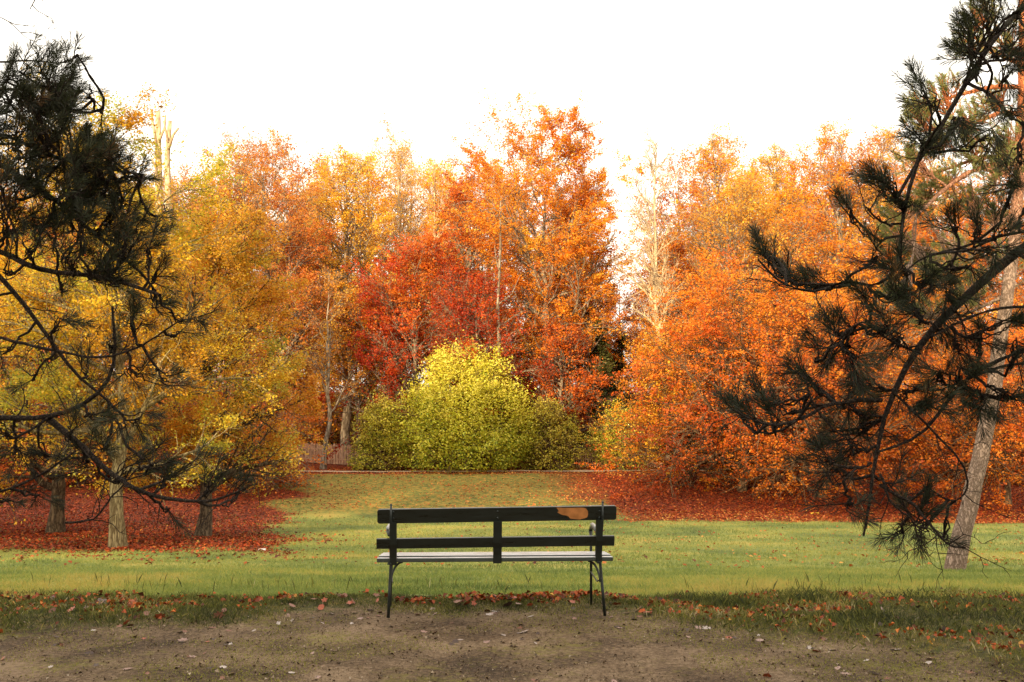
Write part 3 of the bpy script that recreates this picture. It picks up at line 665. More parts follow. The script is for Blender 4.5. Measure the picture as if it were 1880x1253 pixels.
# front row of the wood, left to right
T(420, 72, 250, 4.6, 'pink', 'russet tree with bare twiggy top just right of the cut pale trunks', nleaf=20000, topbare=.8)
T(500, 68, 262, 4.8, 'pink', 'dusty pink orange tree with thinning top in the left part of the wood', nleaf=30000, topbare=.55)
T(545, 75, 420, 4.0, 'deep', 'lower russet tree under the pink orange ones left of the ivy trunk', nleaf=26000, base=.2, kind='tall')
T(595, 64, 480, 2.6, 'pink', 'slim pale trunked tree with thin bare boughs and an ivy clad foot', 'slim_tree', 'slim', 'grey', nleaf=2500, base=.25, trunk_r=.17, size=.13)
T(640, 74, 250, 4.8, 'yellow', 'glowing yellow topped tree in the left part of the wood', nleaf=30000, topbare=.45, kind='tall')
T(660, 71, 560, 3.6, 'orange', 'low golden orange tree left of the red tree, its boughs in flat layers', nleaf=22000, base=.36, tbias=.2)
T(720, 82, 255, 4.2, 'pink', 'nearly bare tall tree between the yellow topped tree and the red tree', nleaf=6000, kind='fan', bark='pale', base=.3)
T(768, 68, 465, 4.6, 'red', 'crimson tree standing behind the yellow green bush', nleaf=46000, base=.08, low=.2, tbias=.16, tgrad=.3)
T(800, 78, 268, 4.4, 'yellow', 'pale yellow leaved tree rising behind the crimson tree', nleaf=20000, topbare=.5, bark='pale', kind='tall')
T(868, 76, 290, 3.6, 'deep', 'rust red tree between the pale yellow tree and the tall orange tree', nleaf=20000, topbare=.3, kind='tall')
T(880, 66, 520, 3.6, 'red', 'low dark red tree behind the right shoulder of the yellow green bush', nleaf=20000, base=.1)
T(990, 70, 225, 6.2, 'orange', 'tallest orange tree of the wood, with a pale trunk, left of the gap of sky', nleaf=80000, base=.22, trunk_r=.30, topbare=.05, kind='beech', tbias=.02)
T(1075, 76, 330, 4.3, 'deep', 'russet tree leaning over the left side of the sky gap', nleaf=20000, kind='beech')
T(1025, 67, 600, 2.7, 'deep', 'low rust brown tree behind the small bush beside the sky gap', nleaf=16000, base=.08, tbias=-.15)
T(1108, 69, 570, 2.0, 'dark', 'dark evergreen in the shadow of the gap between the trees', 'evergreen_tree', 'cone', 'brown', nleaf=18000, base=.04, size=.16)
T(1234, 62, 256, 2.5, None, 'bare pale tree with upswept branches just right of the sky gap', 'bare_tree', 'fan', 'pale', base=.38, trunk_r=.24)
T(1235, 72, 410, 3.3, 'orange', 'olive orange tree behind the bare pale tree', nleaf=18000, kind='tall', topbare=.2)
T(1330, 72, 222, 4.2, 'yellow', 'bright yellow topped tree right of the bare pale tree', nleaf=22000, kind='tall', topbare=.35)
T(1345, 62, 330, 4.4, 'pink', 'tree with dark crooked limbs and sparse brown leaves in front of the yellow topped one', nleaf=15000, bark='grey', kind='oak', base=.3)
T(1425, 74, 236, 3.6, 'yellow', 'narrow golden topped tree between the bright yellow one and the broad amber ones', nleaf=17000, kind='tall', topbare=.5)
T(1460, 63, 380, 4.2, 'orange', 'sparse amber tree with forked grey trunk behind the orange beeches', nleaf=16000, kind='oak', base=.3)
T(1535, 72, 235, 5.0, 'orange', 'broad amber tree with feathery top in the right part of the wood', nleaf=30000, topbare=.4, tbias=.1)
T(1640, 74, 240, 4.8, 'orange', 'twiggy orange tree rising behind the upper pine boughs on the right', nleaf=24000, topbare=.6)
T(1620, 62, 440, 4.6, 'deep', 'red orange tree behind the drooping pine boughs', nleaf=26000, base=.12, tbias=.08)
T(1740, 66, 330, 5.0, 'orange', 'olive and orange tree behind the crown of the leaning pine', nleaf=28000, base=.15)
T(1870, 66, 380, 5.0, 'deep', 'deep orange tree at the right edge behind the leaning pine trunk', nleaf=26000, base=.12, tbias=.1)
T(60, 70, 420, 5.0, 'orange', 'orange tree at the left edge of the wood behind the oaks', nleaf=24000, base=.1)
T(200, 72, 380, 5.0, 'deep', 'russet tree behind the two nearer oaks on the left', nleaf=24000, base=.1)
T(330, 78, 300, 4.6, 'pink', 'pink brown tree directly behind the cut pale trunks', nleaf=20000, base=.12)
T(1138, 84, 520, 3.4, 'deep', 'low russet tree closing the foot of the sky gap', nleaf=22000, base=.05, kind='dome', tbias=-.1)
T(1010, 78, 520, 3.6, 'deep', 'rust tree behind the trunk of the tallest orange tree', nleaf=22000, base=.05, kind='dome', tbias=-.05)
T(925, 80, 520, 3.6, 'orange', 'golden tree filling the space behind the dead snag', nleaf=22000, base=.05, kind='dome')
T(1135, 74, 600, 2.2, 'dark', 'low dark evergreen in the shade right of the taller dark evergreen', 'evergreen_tree', 'cone', 'brown', nleaf=16000, base=.04, size=.15)
# back rows: copies of a few kinds
kinds = []
for i, (lf, tb) in enumerate((('pink', .5), ('orange', .4), ('deep', .2), ('yellow', .4))):
    kinds.append(tree_mesh('back_tree', 900 + i, 22, 4.6, LM[lf], BK['grey'], 'tall' if i % 2 else 'beech', nleaf=17000, size=.19, base=.12, topbare=tb))
kn = ['pink brown', 'amber', 'russet', 'pale gold']
rb = np.random.default_rng(77)
for i, (px, Y, top) in enumerate([(-80, 92, 330), (40, 96, 330), (150, 90, 350), (260, 98, 330), (370, 94, 290), (450, 100, 280), (530, 92, 270), (590, 104, 285), (680, 96, 275), (745, 104, 290), (835, 96, 290), (905, 104, 280), (960, 96, 300), (1030, 100, 340), (1080, 112, 420),
        (1215, 104, 430), (1260, 98, 300), (1320, 106, 270), (1390, 96, 280), (1470, 104, 265), (1560, 96, 270), (1650, 104, 265), (1740, 94, 290), (1830, 100, 320), (1930, 94, 330),
        (100, 118, 400), (320, 120, 360), (560, 122, 340), (800, 120, 360), (1000, 124, 420), (1300, 122, 360), (1500, 120, 340), (1700, 122, 350)]):
    H = height(px, top, Y); k = [0, 1, 2, 3][int(rb.integers(0, 4))]
    s_ = H / 22
    add_tree('autumn_tree', kinds[k], place(px, Y), kn[k] + ' tree in the rear rows of the wood, mostly hidden by nearer crowns', group=kn[k] + ' trees in the rear rows', rz=rb.random() * 6.28, sc=(1.05, 1.05, s_))
# undergrowth inside the wood edge
us = [tree_mesh('undergrowth_bush', 950 + i, 4.5, 3.0, LM[lf], BK['brown'], 'dome', nleaf=9000, size=.17, base=.03) for i, lf in enumerate(('deep', 'pink', 'olive'))]
ul = ['rust coloured', 'brown pink', 'olive']
for i, px in enumerate(list(range(-60, 1100, 85)) + list(range(1175, 1960, 85))):
    Y = 76 + rb.random() * 14; k = int(rb.choice(3, p=[.5, .35, .15]))
    s_ = rb.uniform(.75, 1.3)
    add_tree('undergrowth_bush', us[k], place(px, Y), ul[k] + ' bush of the undergrowth between the trunks of the wood', 'bush', ul[k] + ' undergrowth bushes', rz=rb.random() * 6.28, sc=(1.1, 1.1, s_), wname='stems', cname='foliage')

# unseen evergreens added to shade the meadow while sun lights the far crowns
sp = [tree_mesh('evergreen', 970 + i, 25, 4.6, LM['dark'], BK['brown'], 'cone', nleaf=16000, size=.42, base=.05) for i in range(2)]
for row, (yy, hh) in enumerate(((-38, .66), (-46, .78), (-54, .88))):
    for k in range(19):
        x_ = -92 + k * 7 + row * 3 + rb.normal() * 1.2; y_ = yy + rb.normal() * 1.5
        s_ = hh * rb.uniform(.85, 1.12)
        add_tree('evergreen_tree', sp[(k + row) % 2], (x_, y_, float(gz(x_, y_))), 'tall dark evergreen added out of view behind the bench viewpoint to block low sun', group='shading evergreens added behind the viewpoint', rz=rb.random() * 6.28, sc=(1.1, 1.1, s_))

lb = [tree_mesh('low_bush', 990 + i, 4.6, 2.9, LM['deep'], BK['brown'], 'dome', nleaf=15000, size=.13, base=.03, tbias=-.22) for i in range(2)]
for i, (px, Y) in enumerate(((-60, 55), (20, 57), (95, 54), (170, 57), (250, 55), (320, 58), (385, 55), (440, 58))):
    add_tree('low_bush', lb[i % 2], place(px, Y), 'dark rust coloured bush on the bank behind the three oaks', 'bush', 'rust bushes behind the oaks', rz=i * 1.7, sc=(1, 1, .8 + .12 * (i % 3)), wname='stems', cname='foliage')
for i, (px, Y) in enumerate(((1600, 58), (1690, 59), (1790, 57), (1880, 58))):
    add_tree('low_bush', lb[i % 2], place(px, Y), 'dark rust coloured bush at the top of the bank behind the leaning pine', 'bush', 'rust bushes behind the leaning pine', rz=i * 2.1, sc=(1, 1, .9), wname='stems', cname='foliage')

# bushes on top of the bank
def bush(px, Y, top, rad, leaf, label, nleaf, size=.12, **kw):
    e = T(px, Y, top, rad, leaf, label, 'garden_bush', 'dome', 'brown', nleaf=nleaf, size=size, cat='bush', base=.03, trunk_r=.12, **kw)
    e.children[0].name = 'stems'; e.children[1].name = 'foliage'; return e
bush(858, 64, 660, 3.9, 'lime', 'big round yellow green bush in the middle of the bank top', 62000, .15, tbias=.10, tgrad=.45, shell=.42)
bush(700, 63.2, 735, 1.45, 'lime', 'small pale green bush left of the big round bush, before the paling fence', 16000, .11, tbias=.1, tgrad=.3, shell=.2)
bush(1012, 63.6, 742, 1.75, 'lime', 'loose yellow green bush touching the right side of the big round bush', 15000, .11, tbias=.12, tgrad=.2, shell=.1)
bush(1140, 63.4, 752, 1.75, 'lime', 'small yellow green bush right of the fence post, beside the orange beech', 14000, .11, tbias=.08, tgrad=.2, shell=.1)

# cut dead trunks behind the first oak
def stub_tree():
    Y = 60; bx = (300 - 940) / F * Y; b0 = np.array([bx, Y, float(gz(bx, Y))])
    e = empty('dead_tree', b0); tag(e, 'pale dead tree with two lopped bare trunks rising above the left oak', 'tree')
    for (pts, r0, r1) in (([(300, 830), (296, 600), (292, 420), (291, 300), (290, 205)], .36, .16), ([(312, 830), (318, 520), (309, 380), (307, 290), (312, 222)], .30, .13)):
        b = Buf(); P_ = [ray(x_, y_, Y + .3 * (k % 2)) - b0 for k, (x_, y_) in enumerate(pts)]; n_ = len(P_); b.tube(P_, [r0 + (r1 - r0) * k / (n_ - 1) for k in range(n_)], 8)
        o = b.build('trunk', BK['pale'], e, sm=True)
    for pts, r_ in (([(291, 290), (280, 225), (277, 200)], .10), ([(291, 262), (302, 235), (304, 212)], .09), ([(309, 275), (318, 248), (328, 235)], .10), ([(309, 262), (303, 235), (300, 222)], .08), ([(291, 330), (283, 300), (277, 290)], .07)):
        b = Buf(); b.tube([ray(x_, y_, Y) - b0 for x_, y_ in pts], [r_, r_ * .8, r_ * .6], 6); b.build('limb', BK['pale'], e, sm=True)
stub_tree()
# dead snag before the tall orange tree
b0 = np.array(place(920, 65)); e = empty('dead_tree', b0); tag(e, 'thin dead pale snag with a hooked tip in front of the tall orange tree', 'tree')
b = Buf(); b.tube([ray(x_, y_, 65) - b0 for x_, y_ in ((920, 870), (917, 700), (914, 560), (919, 450), (918, 390), (920, 360))], [.13, .115, .095, .08, .055, .03], 8); b.build('trunk', BK['grey'], e, sm=True)
for pts in (((918, 390), (924, 370), (934, 358)), ((919, 400), (912, 396), (906, 395)), ((914, 560), (940, 540), (955, 505)), ((916, 600), (945, 580), (965, 570)), ((916, 500), (910, 470), (908, 450)), ((917, 620), (940, 622), (958, 600))):
    b = Buf(); b.tube([ray(x_, y_, 65) - b0 for x_, y_ in pts], [.045, .03, .015], 5); b.build('limb', BK['grey'], e, sm=True)

# ------------------------------------------------------------------ pines
def resample(P, n):
    P = np.array(P, float); s = np.concatenate([[0], np.cumsum(np.linalg.norm(np.diff(P, axis=0), axis=1))]); q = np.linspace(0, s[-1], n)
    # catmull-like smoothing by interpolating then averaging
    Q = np.stack([np.interp(q, s, P[:, k]) for k in range(3)], -1)
    for _ in range(2): Q[1:-1] = .25 * Q[:-2] + .5 * Q[1:-1] + .25 * Q[2:]
    return Q
def needle_shoots(rg, P0, D, Ls, per, nl, nw, spread=(25, 60), curl=.25):
    """P0 shoot starts (B,3), D directions, Ls lengths; returns shoot polylines and needle mesh"""
    B = len(P0); m = 5
    Q = np.zeros((B, m, 3)); Q[:, 0] = P0; d = D.copy()
    for j in range(1, m):
        d = nrm(d + rg.normal(size=d.shape) * .08 + np.array([0, 0, curl * .35])); Q[:, j] = Q[:, j - 1] + d * (Ls / (m - 1))[:, None]
    t = rg.random((B, per)) ** .75
    p, tn = along(Q, t)
    rnd = rg.normal(size=(B, per, 3)); perp = nrm(rnd - (rnd * tn).sum(-1, keepdims=True) * tn)
    a = R(1) * rg.uniform(spread[0], spread[1], (B, per, 1)) * (1.15 - .5 * t[..., None])
    nd = nrm(tn * np.cos(a) + perp * np.sin(a))
    ln = nl * rg.uniform(.7, 1.1, (B, per, 1)); wv = nrm(np.cross(nd, rg.normal(size=nd.shape))) * nw
    tip = p + nd * ln + np.array([0, 0, -.06]) * ln; mid = p + nd * ln * .5
    V = np.stack([p, mid + wv, tip, mid - wv], 2).reshape(-1, 3)
    return Q, V, np.arange(len(V)).reshape(-1, 4)
def pine(name, label, base, limbs, tufts, leaf, bark, seed_, nl, nw, per, shoots, shootL, twig_r=.006, extra_limb=None, trunk=None, sideways=(0, 0), brownp=.12, bare=14, dens=1.):
    """limbs: list of (points, r0, r1); tufts: (x,y,z, rad, n, dir or None)"""
    rg = np.random.default_rng(seed_); e = empty(name, base); tag(e, label, 'tree'); base = np.array(base, float)
    LP = np.stack([resample(p, 24) for p, _, _ in limbs]) - base
    LR = np.stack([np.linspace(a, c, 24) for _, a, c in limbs])
    LP[:, 2:] += np.cumsum(rg.normal(size=LP[:, 2:].shape) * .0035 * nl / .11, 1)
    if trunk is not None:
        TP = (resample(trunk[0], 30) - base)[None]; tr_ = np.interp(np.linspace(0, 1, 30), trunk[2], trunk[1])[None]
        TP[0, 2:-1, :2] += np.random.default_rng(4).normal(size=(27, 2)) * tr_[0, 0] * .05
        obj('trunk', np_mesh(name + '_trunk', *tubes(TP, tr_, 20), bark, smooth_=True), e)
    for k in range(len(LP)): obj('limb', np_mesh('limb', *tubes(LP[k:k + 1], LR[k:k + 1], 9), bark, smooth_=True), e)
    allp = LP.reshape(-1, 3); lidx = np.repeat(np.arange(len(LP)), 24)
    S0, SD, SL, tw, twr = [], [], [], [], []
    for (c, rad, n, dr) in tufts:
        c = np.array(c) - base
        dist = np.linalg.norm(allp - c, axis=1); j = int(np.argmin(dist + rg.random(len(dist)) * .05)); a = allp[j]
        vec = c - a; L_ = np.linalg.norm(vec)
        # main twig a -> c
        sag = np.array([rg.normal() * .12, rg.normal() * .12, -abs(rg.normal()) * .15]) * L_
        P_ = np.stack([a + vec * s_ + sag * 4 * s_ * (1 - s_) for s_ in np.linspace(0, 1, 6)]); tw.append(P_); twr.append(np.linspace(max(twig_r * 1.7, L_ * .014), twig_r, 6))
        md = nrm(np.array(dr, float)) if dr is not None else nrm(vec / max(L_, 1e-6) + rg.normal(size=3) * .3)
        for q in range(int(n * dens)):
            s_ = rg.uniform(.35, 1) if L_ > rad else rg.uniform(.7, 1)
            u = min(s_ * 5, 4.999); i_ = int(u); st = P_[i_] + (P_[i_ + 1] - P_[i_]) * (u - i_)
            tgt = c + nrm(rg.normal(size=3)) * rad * rg.random() ** .5 + np.array([0, 0, rad * .1]); v2 = tgt - st; l2 = np.linalg.norm(v2)
            P2 = np.stack([st + v2 * w_ + np.array([0, 0, -.18]) * l2 * 4 * w_ * (1 - w_) * rg.random() for w_ in np.linspace(0, 1, 6)]); tw.append(P2); twr.append(np.linspace(twig_r, twig_r * .6, 6))
            S0.append(tgt); SD.append(nrm(md * 1.0 + rg.normal(size=3) * .55 + v2 / max(l2, 1e-6) * .6)); SL.append(shootL * rg.uniform(.6, 1.3))
    # bare crooked twigs from the limbs
    BQ, br, _ = sprout(rg, LP, LR, bare, .15, 1, lambda t: np.full(t.shape, 3.2 * nl) * 1.0, (30, 80), m=6, up=-.06, wob=.32, rr=.35, taper=.3, rmin=twig_r * .6)
    BQ2, br2, _ = sprout(rg, BQ, br, 3, .3, 1, 1.4 * nl, (30, 70), m=6, up=.05, wob=.35, rr=.7, taper=.4, rmin=twig_r * .4)
    tw = np.stack(tw); twr = np.stack(twr)
    tw[:, 1:-1] += rg.normal(size=tw[:, 1:-1].shape) * .012 * nl / .11
    S0 = np.array(S0); SD = np.array(SD); SL = np.array(SL)
    Q, V, Fq = needle_shoots(rg, S0, SD, SL, per, nl, nw)
    Rq = np.linspace(twig_r * .7, twig_r * .4, 5)[None].repeat(len(Q), 0)
    obj('twigs', np_mesh('twigs', *merge([tubes(tw, twr, 5), tubes(Q, Rq, 4), tubes(BQ, br, 5), tubes(BQ2, br2, 4)]), bark, smooth_=True), e)
    st = rg.normal(size=len(Q)) * .15 + np.where(rg.random(len(Q)) < brownp, .35, 0)
    tint = np.clip(st.repeat(per) + rg.normal(size=len(Fq)) * .15 + .42, 0, 1)
    obj('needles', np_mesh('needles', V, Fq, leaf, tint), e)
    return e
rp_ = np.random.default_rng(21)
def L_(pts, r0, r1, d0, d1):
    n_ = len(pts); return ([ray(x_, y_, d0 + (d1 - d0) * k / (n_ - 1)) for k, (x_, y_) in enumerate(pts)], r0, r1)
def TF(lst, dm, dj, scale):
    out = []
    for q in lst:
        x_, y_, r_, n_ = q[:4]; dr = None
        if len(q) > 4: dr = (q[4], q[6] if len(q) > 6 else rp_.normal() * .3, q[5])
        Y = dm + rp_.uniform(-dj, dj); out.append((ray(x_, y_, Y), r_ / F * Y, n_, dr))
    return out

# --- left black pine (trunk just outside the frame)
limbsL = [
 L_([(-420, 420), (-150, 440), (0, 455), (70, 500), (190, 505), (300, 540), (420, 590)][:6], .034, .010, 6.6, 6.2),
 L_([(-400, 300), (-150, 380), (0, 505), (60, 580), (130, 680), (200, 740)], .030, .008, 6.7, 6.6),
 L_([(-420, 800), (-150, 775), (0, 765), (90, 768), (150, 745), (200, 705), (215, 640), (205, 560)], .030, .008, 6.5, 6.3),
 L_([(85, 766), (140, 810), (200, 870), (260, 910), (330, 925), (400, 928), (450, 900)], .022, .006, 6.45, 6.0),
 L_([(-300, 930), (-100, 915), (0, 905), (60, 880), (130, 830)], .014, .006, 6.3, 6.1),
 L_([(-420, 150), (-150, 240), (0, 300), (90, 360), (180, 440), (250, 500)], .032, .008, 6.8, 6.5),
 L_([(-400, 60), (-150, 110), (0, 112), (60, 106), (120, 120), (140, 95)], .016, .004, 6.9, 6.7),
 L_([(-400, 100), (-150, 150), (0, 165), (60, 160), (110, 148), (150, 165), (180, 200)], .018, .004, 6.6, 6.5),
 L_([(-400, 200), (-150, 230), (0, 240), (100, 290), (200, 310), (260, 320)], .024, .006, 6.7, 6.4),
 L_([(0, 620), (70, 640), (180, 660), (260, 640), (330, 590)], .010, .005, 6.3, 6.1),
 L_([(40, 905), (120, 960), (170, 960), (220, 900), (260, 850)][1:], .007, .004, 6.1, 6.1),
 L_([(-200, -60), (-60, 0), (0, 25), (30, 40), (50, 65), (75, 72)], .008, .002, 6.8, 6.8),
 L_([(60, 20), (90, -40), (40, -160), (-250, -260)][::-1], .02, .003, 6.8, 6.8),
]
tuftsL = []
for (x0, y0, x1, y1, n_) in ((-20, 125, 115, 190, 9), (-20, 180, 120, 240, 16), (-20, 240, 110, 300, 12), (0, 280, 190, 340, 16), (-20, 330, 240, 400, 20), (0, 400, 240, 460, 17), (110, 450, 270, 520, 10)):
    for k in range(n_): tuftsL.append((rp_.uniform(x0, x1), rp_.uniform(y0, y1), 26, 5, .7, .25))
tuftsL += [(120, 210, 18, 5, 1, .1), (175, 305, 18, 4, 1, .4), (235, 325, 20, 5, 1, .0), (200, 290, 14, 3, 1, .5), (225, 375, 18, 4, 1, .1), (290, 400, 12, 2, 1, .5), (260, 425, 20, 4, 1, -.1),
 (280, 510, 18, 5, 1, .2), (290, 560, 22, 6, 1, .3), (350, 590, 14, 4, 1, .35), (330, 610, 12, 2, 1, .1), (240, 590, 24, 7, .7, 0), (205, 500, 24, 6, .7, -.2), (110, 590, 18, 4, .3, -.4), (60, 700, 12, 2, -.4, -.3),
 (160, 690, 22, 5, .4, .1), (250, 690, 24, 6, .8, .1), (300, 700, 16, 4, 1, .3), (255, 770, 18, 5, .8, -.3), (215, 770, 14, 3, .2, -.5), (160, 765, 18, 4, .5, .3), (90, 840, 20, 5, -.5, .2), (160, 850, 22, 7, -.2, -.1), (190, 830, 16, 5, .2, .4), (240, 860, 24, 7, .6, .2), (280, 850, 18, 4, 1, .1),
 (300, 890, 16, 4, .7, .3), (350, 850, 14, 3, .8, .6), (385, 900, 16, 4, .6, .7), (440, 905, 12, 4, .8, .5), (310, 935, 10, 2, .2, -.5), (10, 790, 22, 6, -.2, -.2), (30, 830, 18, 4, .2, -.6), (5, 650, 14, 3, .1, -.3), (5, 500, 12, 3, .3, .3), (70, 910, 10, 3, .2, -.7), (10, 920, 12, 3, .3, -.1),
 (140, 100, 5, 1, .3, .4), (122, 112, 4, 1, .2, .8), (165, 162, 4, 1, 1, -.4), (188, 208, 7, 2, -.6, -.5), (90, -5, 6, 1, .6, -.3), (115, 530, 15, 3, -.2, .2), (205, 640, 15, 4, .2, .1), (130, 790, 16, 4, -.1, .6)]
tuftsL += [(rp_.uniform(-330, -40), rp_.choice([120, 220, 330, 430, 560, 680, 780, 880]) + rp_.normal() * 25, 24, 5, rp_.normal() * .5, rp_.normal() * .5) for _ in range(34)]
tuftsL = TF(tuftsL, 6.45, .35, 1)
bl = ray(-520, 900, 7.0)
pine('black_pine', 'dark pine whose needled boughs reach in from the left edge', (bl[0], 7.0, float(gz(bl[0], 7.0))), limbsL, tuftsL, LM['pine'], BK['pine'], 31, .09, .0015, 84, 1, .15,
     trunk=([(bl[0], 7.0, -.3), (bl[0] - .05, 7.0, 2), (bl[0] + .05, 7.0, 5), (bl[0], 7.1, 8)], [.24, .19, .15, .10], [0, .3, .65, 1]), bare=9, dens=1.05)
# --- right black pine
limbsR = [
 L_([(2350, 250), (2100, 330), (1880, 455), (1800, 525), (1740, 580), (1690, 640), (1650, 710), (1625, 780), (1612, 850), (1606, 930), (1592, 985)], .052, .006, 6.2, 5.6),
 L_([(1618, 735), (1570, 735), (1510, 750), (1470, 778), (1420, 785), (1370, 770), (1345, 750)], .014, .005, 5.7, 5.4),
 L_([(1600, 850), (1570, 865), (1540, 900), (1520, 870)], .008, .004, 5.6, 5.5),
 L_([(1615, 890), (1670, 920), (1700, 960), (1740, 1000), (1768, 1000)], .011, .004, 5.6, 5.4),
 L_([(1612, 830), (1700, 800), (1760, 700), (1830, 660), (2000, 600), (2300, 560)][::-1], .022, .007, 6.4, 5.7),
 L_([(2350, 380), (2100, 400), (1880, 425), (1800, 445), (1740, 470), (1700, 470), (1670, 500)], .018, .005, 6.2, 5.8),
 L_([(2350, -250), (2100, -100), (1900, -10), (1830, 60), (1780, 140), (1740, 210), (1700, 270), (1665, 320), (1640, 370)], .034, .010, 6.6, 6.1),
 L_([(1690, 280), (1665, 360), (1652, 430), (1650, 500), (1600, 530), (1560, 505), (1510, 540), (1440, 520), (1400, 470)], .013, .006, 6.1, 5.5),
 L_([(1770, 150), (1810, 170), (1850, 210), (1880, 230)], .012, .006, 6.3, 6.1),
 L_([(2300, 620), (2000, 590), (1880, 560), (1800, 570), (1740, 600), (1700, 620)], .016, .006, 6.3, 5.8),
 L_([(1690, 650), (1620, 620), (1590, 590), (1560, 600), (1530, 640)], .008, .004, 5.9, 5.6),
 L_([(2200, 700), (2000, 690), (1880, 660), (1800, 680), (1720, 720), (1660, 700)], .014, .006, 6.3, 5.8),
 L_([(1640, 720), (1700, 780), (1760, 840), (1780, 900), (1750, 930), (1700, 900)], .008, .004, 5.8, 5.9),
 L_([(1615, 870), (1640, 925), (1675, 950), (1690, 972)], .008, .004, 5.6, 5.5),
 L_([(1600, 870), (1530, 790), (1490, 740), (1470, 690)][1:], .007, .004, 5.6, 5.6),
]
tuftsR = [(1405, 470, 10, 4, -.6, 1), (1425, 490, 10, 4, -.5, 1), (1450, 512, 10, 4, -.5, .9), (1480, 528, 10, 4, -.6, .5), (1510, 525, 12, 4, -.6, .3), (1355, 755, 10, 4, -.7, .6), (1385, 765, 12, 4, -.6, .6), (1410, 740, 10, 4, -.3, .9), (1440, 750, 10, 2, .3, .9), (1425, 775, 14, 4, -.6, .3),
 (1475, 755, 10, 2, .2, 1), (1560, 390, 12, 3, -.8, .1), (1590, 380, 10, 2, -.2, .4), (1640, 345, 18, 6, -.6, .4), (1665, 370, 16, 5, -.3, -.2), (1620, 350, 10, 3, -.8, .5), (1695, 165, 10, 4, -1, .3), (1715, 185, 14, 4, -.8, .1), (1730, 240, 20, 5, -.4, -.6), (1700, 260, 16, 5, -.6, .2),
 (1760, 220, 20, 6, .3, -.7), (1790, 60, 24, 7, -.6, .2), (1830, 30, 26, 8, -.2, .2), (1860, 80, 26, 8, .3, -.2), (1800, 110, 24, 7, -.5, -.3), (1850, 140, 22, 6, .3, -.4), (1780, 90, 16, 5, -.9, .2), (1870, 20, 22, 6, .5, .3), (1845, 200, 20, 5, .4, -.5), (1810, 250, 18, 5, .2, -.8), (1870, 300, 22, 6, -.2, -.3), (1860, 340, 20, 5, -.8, -.4),
 (1660, 500, 16, 5, -.5, -.4), (1610, 470, 12, 3, -.6, .2), (1750, 420, 14, 5, -.9, .4), (1790, 430, 16, 5, -.3, .5), (1820, 460, 18, 5, .2, -.4), (1780, 490, 18, 5, .1, -.8), (1840, 430, 16, 4, .3, .3), (1745, 500, 16, 4, -.2, -.7), (1700, 520, 22, 7, -.3, -.2), (1650, 490, 12, 4, -.6, .9), (1640, 545, 16, 5, -.8, .5),
 (1740, 545, 18, 6, .1, -.8), (1680, 570, 24, 8, -.5, -.3), (1720, 600, 20, 6, .1, -.6), (1630, 600, 20, 6, -.8, -.1), (1600, 560, 16, 4, -.6, .5), (1650, 620, 20, 6, -.3, -.7), (1530, 610, 10, 4, -.4, 1), (1550, 640, 20, 6, .1, -.6), (1560, 605, 12, 3, -.1, .9), (1520, 640, 12, 3, -.6, .5), (1570, 660, 18, 5, .4, -.6),
 (1470, 690, 12, 4, -.7, .4), (1500, 665, 10, 2, -.2, .5), (1490, 700, 10, 3, -.5, -.3), (1560, 745, 18, 5, .1, -.6), (1600, 700, 18, 5, -.2, -.4), (1760, 640, 20, 6, .2, -.5), (1800, 620, 20, 6, -.1, -.6), (1840, 590, 18, 5, .4, -.2), (1870, 640, 20, 6, .1, -.5), (1760, 690, 20, 7, .2, -.6), (1720, 690, 18, 6, -.4, -.5), (1800, 720, 16, 5, .1, -.8), (1850, 720, 18, 5, .4, -.5),
 (1700, 740, 18, 6, .1, -.7), (1660, 720, 16, 4, .3, -.3), (1560, 820, 22, 7, -.2, -.6), (1575, 790, 20, 6, .2, .1), (1530, 860, 12, 3, -.9, -.2), (1560, 930, 12, 3, .5, -.2), (1520, 840, 10, 3, -.7, .4), (1545, 790, 14, 4, -.8, .3), (1690, 940, 10, 3, .5, .5), (1660, 935, 10, 2, .2, .5), (1655, 975, 8, 2, -.6, -.2), (1690, 968, 10, 3, .1, -.7), (1685, 960, 10, 3, -.6, .4), (1730, 990, 8, 2, .7, .3), (1700, 925, 10, 2, .7, .6), (1795, 750, 14, 4, .3, -.8), (1640, 890, 10, 2, .8, .1)]
tuftsR += [(rp_.uniform(1910, 2260), rp_.choice([60, 160, 260, 370, 440, 520, 600, 680]) + rp_.normal() * 25, 24, 5, rp_.normal() * .5, rp_.normal() * .5) for _ in range(34)]
tuftsR = TF(tuftsR, 5.85, .3, 1)
br_ = ray(2450, 900, 6.6)
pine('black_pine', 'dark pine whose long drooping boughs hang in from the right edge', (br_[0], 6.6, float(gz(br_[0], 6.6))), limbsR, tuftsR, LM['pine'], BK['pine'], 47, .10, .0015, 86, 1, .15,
     trunk=([(br_[0], 6.6, -.3), (br_[0] - .05, 6.6, 2), (br_[0] - .15, 6.6, 5), (br_[0] - .2, 6.6, 9)], [.26, .2, .16, .08], [0, .3, .65, 1]), brownp=.06, bare=8, dens=1.35)
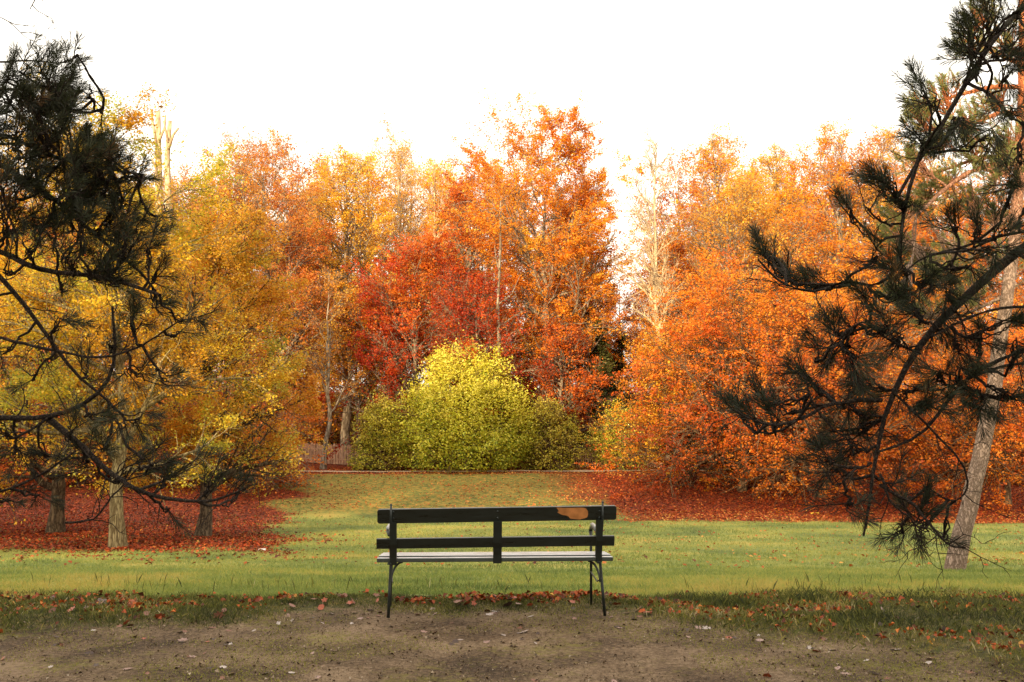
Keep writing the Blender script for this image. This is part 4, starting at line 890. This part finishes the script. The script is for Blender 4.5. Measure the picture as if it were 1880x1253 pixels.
# --- leaning scots pine
TP = [(1748, 1052), (1757, 1010), (1775, 945), (1795, 870), (1816, 770), (1834, 660), (1850, 540), (1864, 420), (1872, 300), (1878, 180), (1880, 60), (1878, -80), (1872, -220)]
Ys = 18.0
tpw = [ray(x_, y_, Ys) for x_, y_ in TP]
limbsS = [L_([(1872, 300), (1830, 300), (1770, 320), (1720, 360), (1680, 400)], .06, .02, 18, 17.2), L_([(1872, 290), (1800, 290), (1750, 310), (1700, 325)], .05, .02, 18, 18.6),
 L_([(1874, 210), (1840, 205), (1790, 225), (1740, 230)], .05, .02, 18, 17.4), L_([(1878, 120), (1820, 90), (1780, 60)], .05, .02, 18, 18.7), L_([(1876, 160), (1820, 160), (1740, 180), (1680, 210)], .05, .02, 18, 18.5),
 L_([(1866, 390), (1820, 420), (1790, 470), (1740, 500)], .05, .015, 18, 18.8), L_([(1872, 280), (1930, 250), (2010, 240)], .06, .02, 18, 17.3), L_([(1878, 60), (1940, 20), (2020, 0)], .06, .02, 18, 18.5), L_([(1878, 0), (1830, -50), (1770, -70)], .05, .02, 18, 17.6), L_([(1850, 540), (1810, 560), (1760, 580)], .04, .015, 18, 18.5)]
tuftsS = []
for (x_, y_, r_, n_) in ((1800, 40, 34, 12), (1780, 90, 26, 9), (1850, 90, 34, 12), (1700, 200, 26, 9), (1740, 180, 30, 10), (1690, 225, 22, 7), (1780, 230, 34, 12), (1830, 190, 32, 11), (1860, 260, 34, 10), (1720, 270, 32, 11), (1680, 300, 24, 7), (1790, 290, 36, 12), (1840, 320, 34, 11),
    (1740, 340, 34, 10), (1700, 370, 26, 8), (1650, 400, 26, 7), (1790, 370, 30, 8), (1830, 400, 32, 9), (1760, 470, 34, 10), (1720, 500, 28, 8), (1680, 470, 30, 8), (1640, 440, 26, 7), (1850, 480, 26, 7), (1780, 540, 30, 8), (1940, 200, 40, 12), (2000, 240, 40, 12), (1960, 20, 44, 12), (1780, -60, 44, 10), (1700, 580, 26, 7), (1650, 550, 26, 7)):
    tuftsS.append((x_, y_, r_ * 1.15, n_ * 5, -.5, .4))
tuftsS = TF(tuftsS, 18.1, .9, 1)
b0 = tpw[0].copy(); gz0 = float(gz(b0[0], b0[1])); tpw[0][2] = gz0 - .2
pine('scots_pine', 'leaning pine with pink grey bark turning orange higher up, standing on the meadow at right', (b0[0], b0[1], gz0), limbsS, tuftsS, LM['scots'], BK['scots'], 63, .10, .0042, 52, 1, .22, twig_r=.012,
     trunk=(tpw, [.19, .152, .142, .134, .12, .108, .10, .096, .092, .088, .085, .08, .07], np.linspace(0, 1, 13)), brownp=.1, bare=5)

# ------------------------------------------------------------------ small litter on the meadow
for (px, py, Y, c_, lab, nm, cat) in ((487, 1012, 24.5, (.7, .66, .6), 'small white scrap lying on the meadow near the oaks', 'paper_scrap', 'scrap'), (1490, 938, 44.5, (.80, .55, .04), 'single bright yellow leaf on the red leaf carpet', 'yellow_leaf', 'leaf')):
    x_ = (px - 940) / F * Y; b = Buf(); s_ = .10 if Y < 30 else .2
    b.add([(-s_, -.05, 0), (-s_ * .2, -.09, .07), (s_, -.03, .02), (s_ * .8, .07, .06), (0, .10, .03), (-s_ * .8, .05, .05)], [(0, 1, 5), (1, 4, 5), (1, 2, 3), (1, 3, 4)])
    o = b.build(nm, simple_mat(nm, c_)); o.location = (x_, Y, float(gz(x_, Y)) + .05); tag(o, lab, cat)
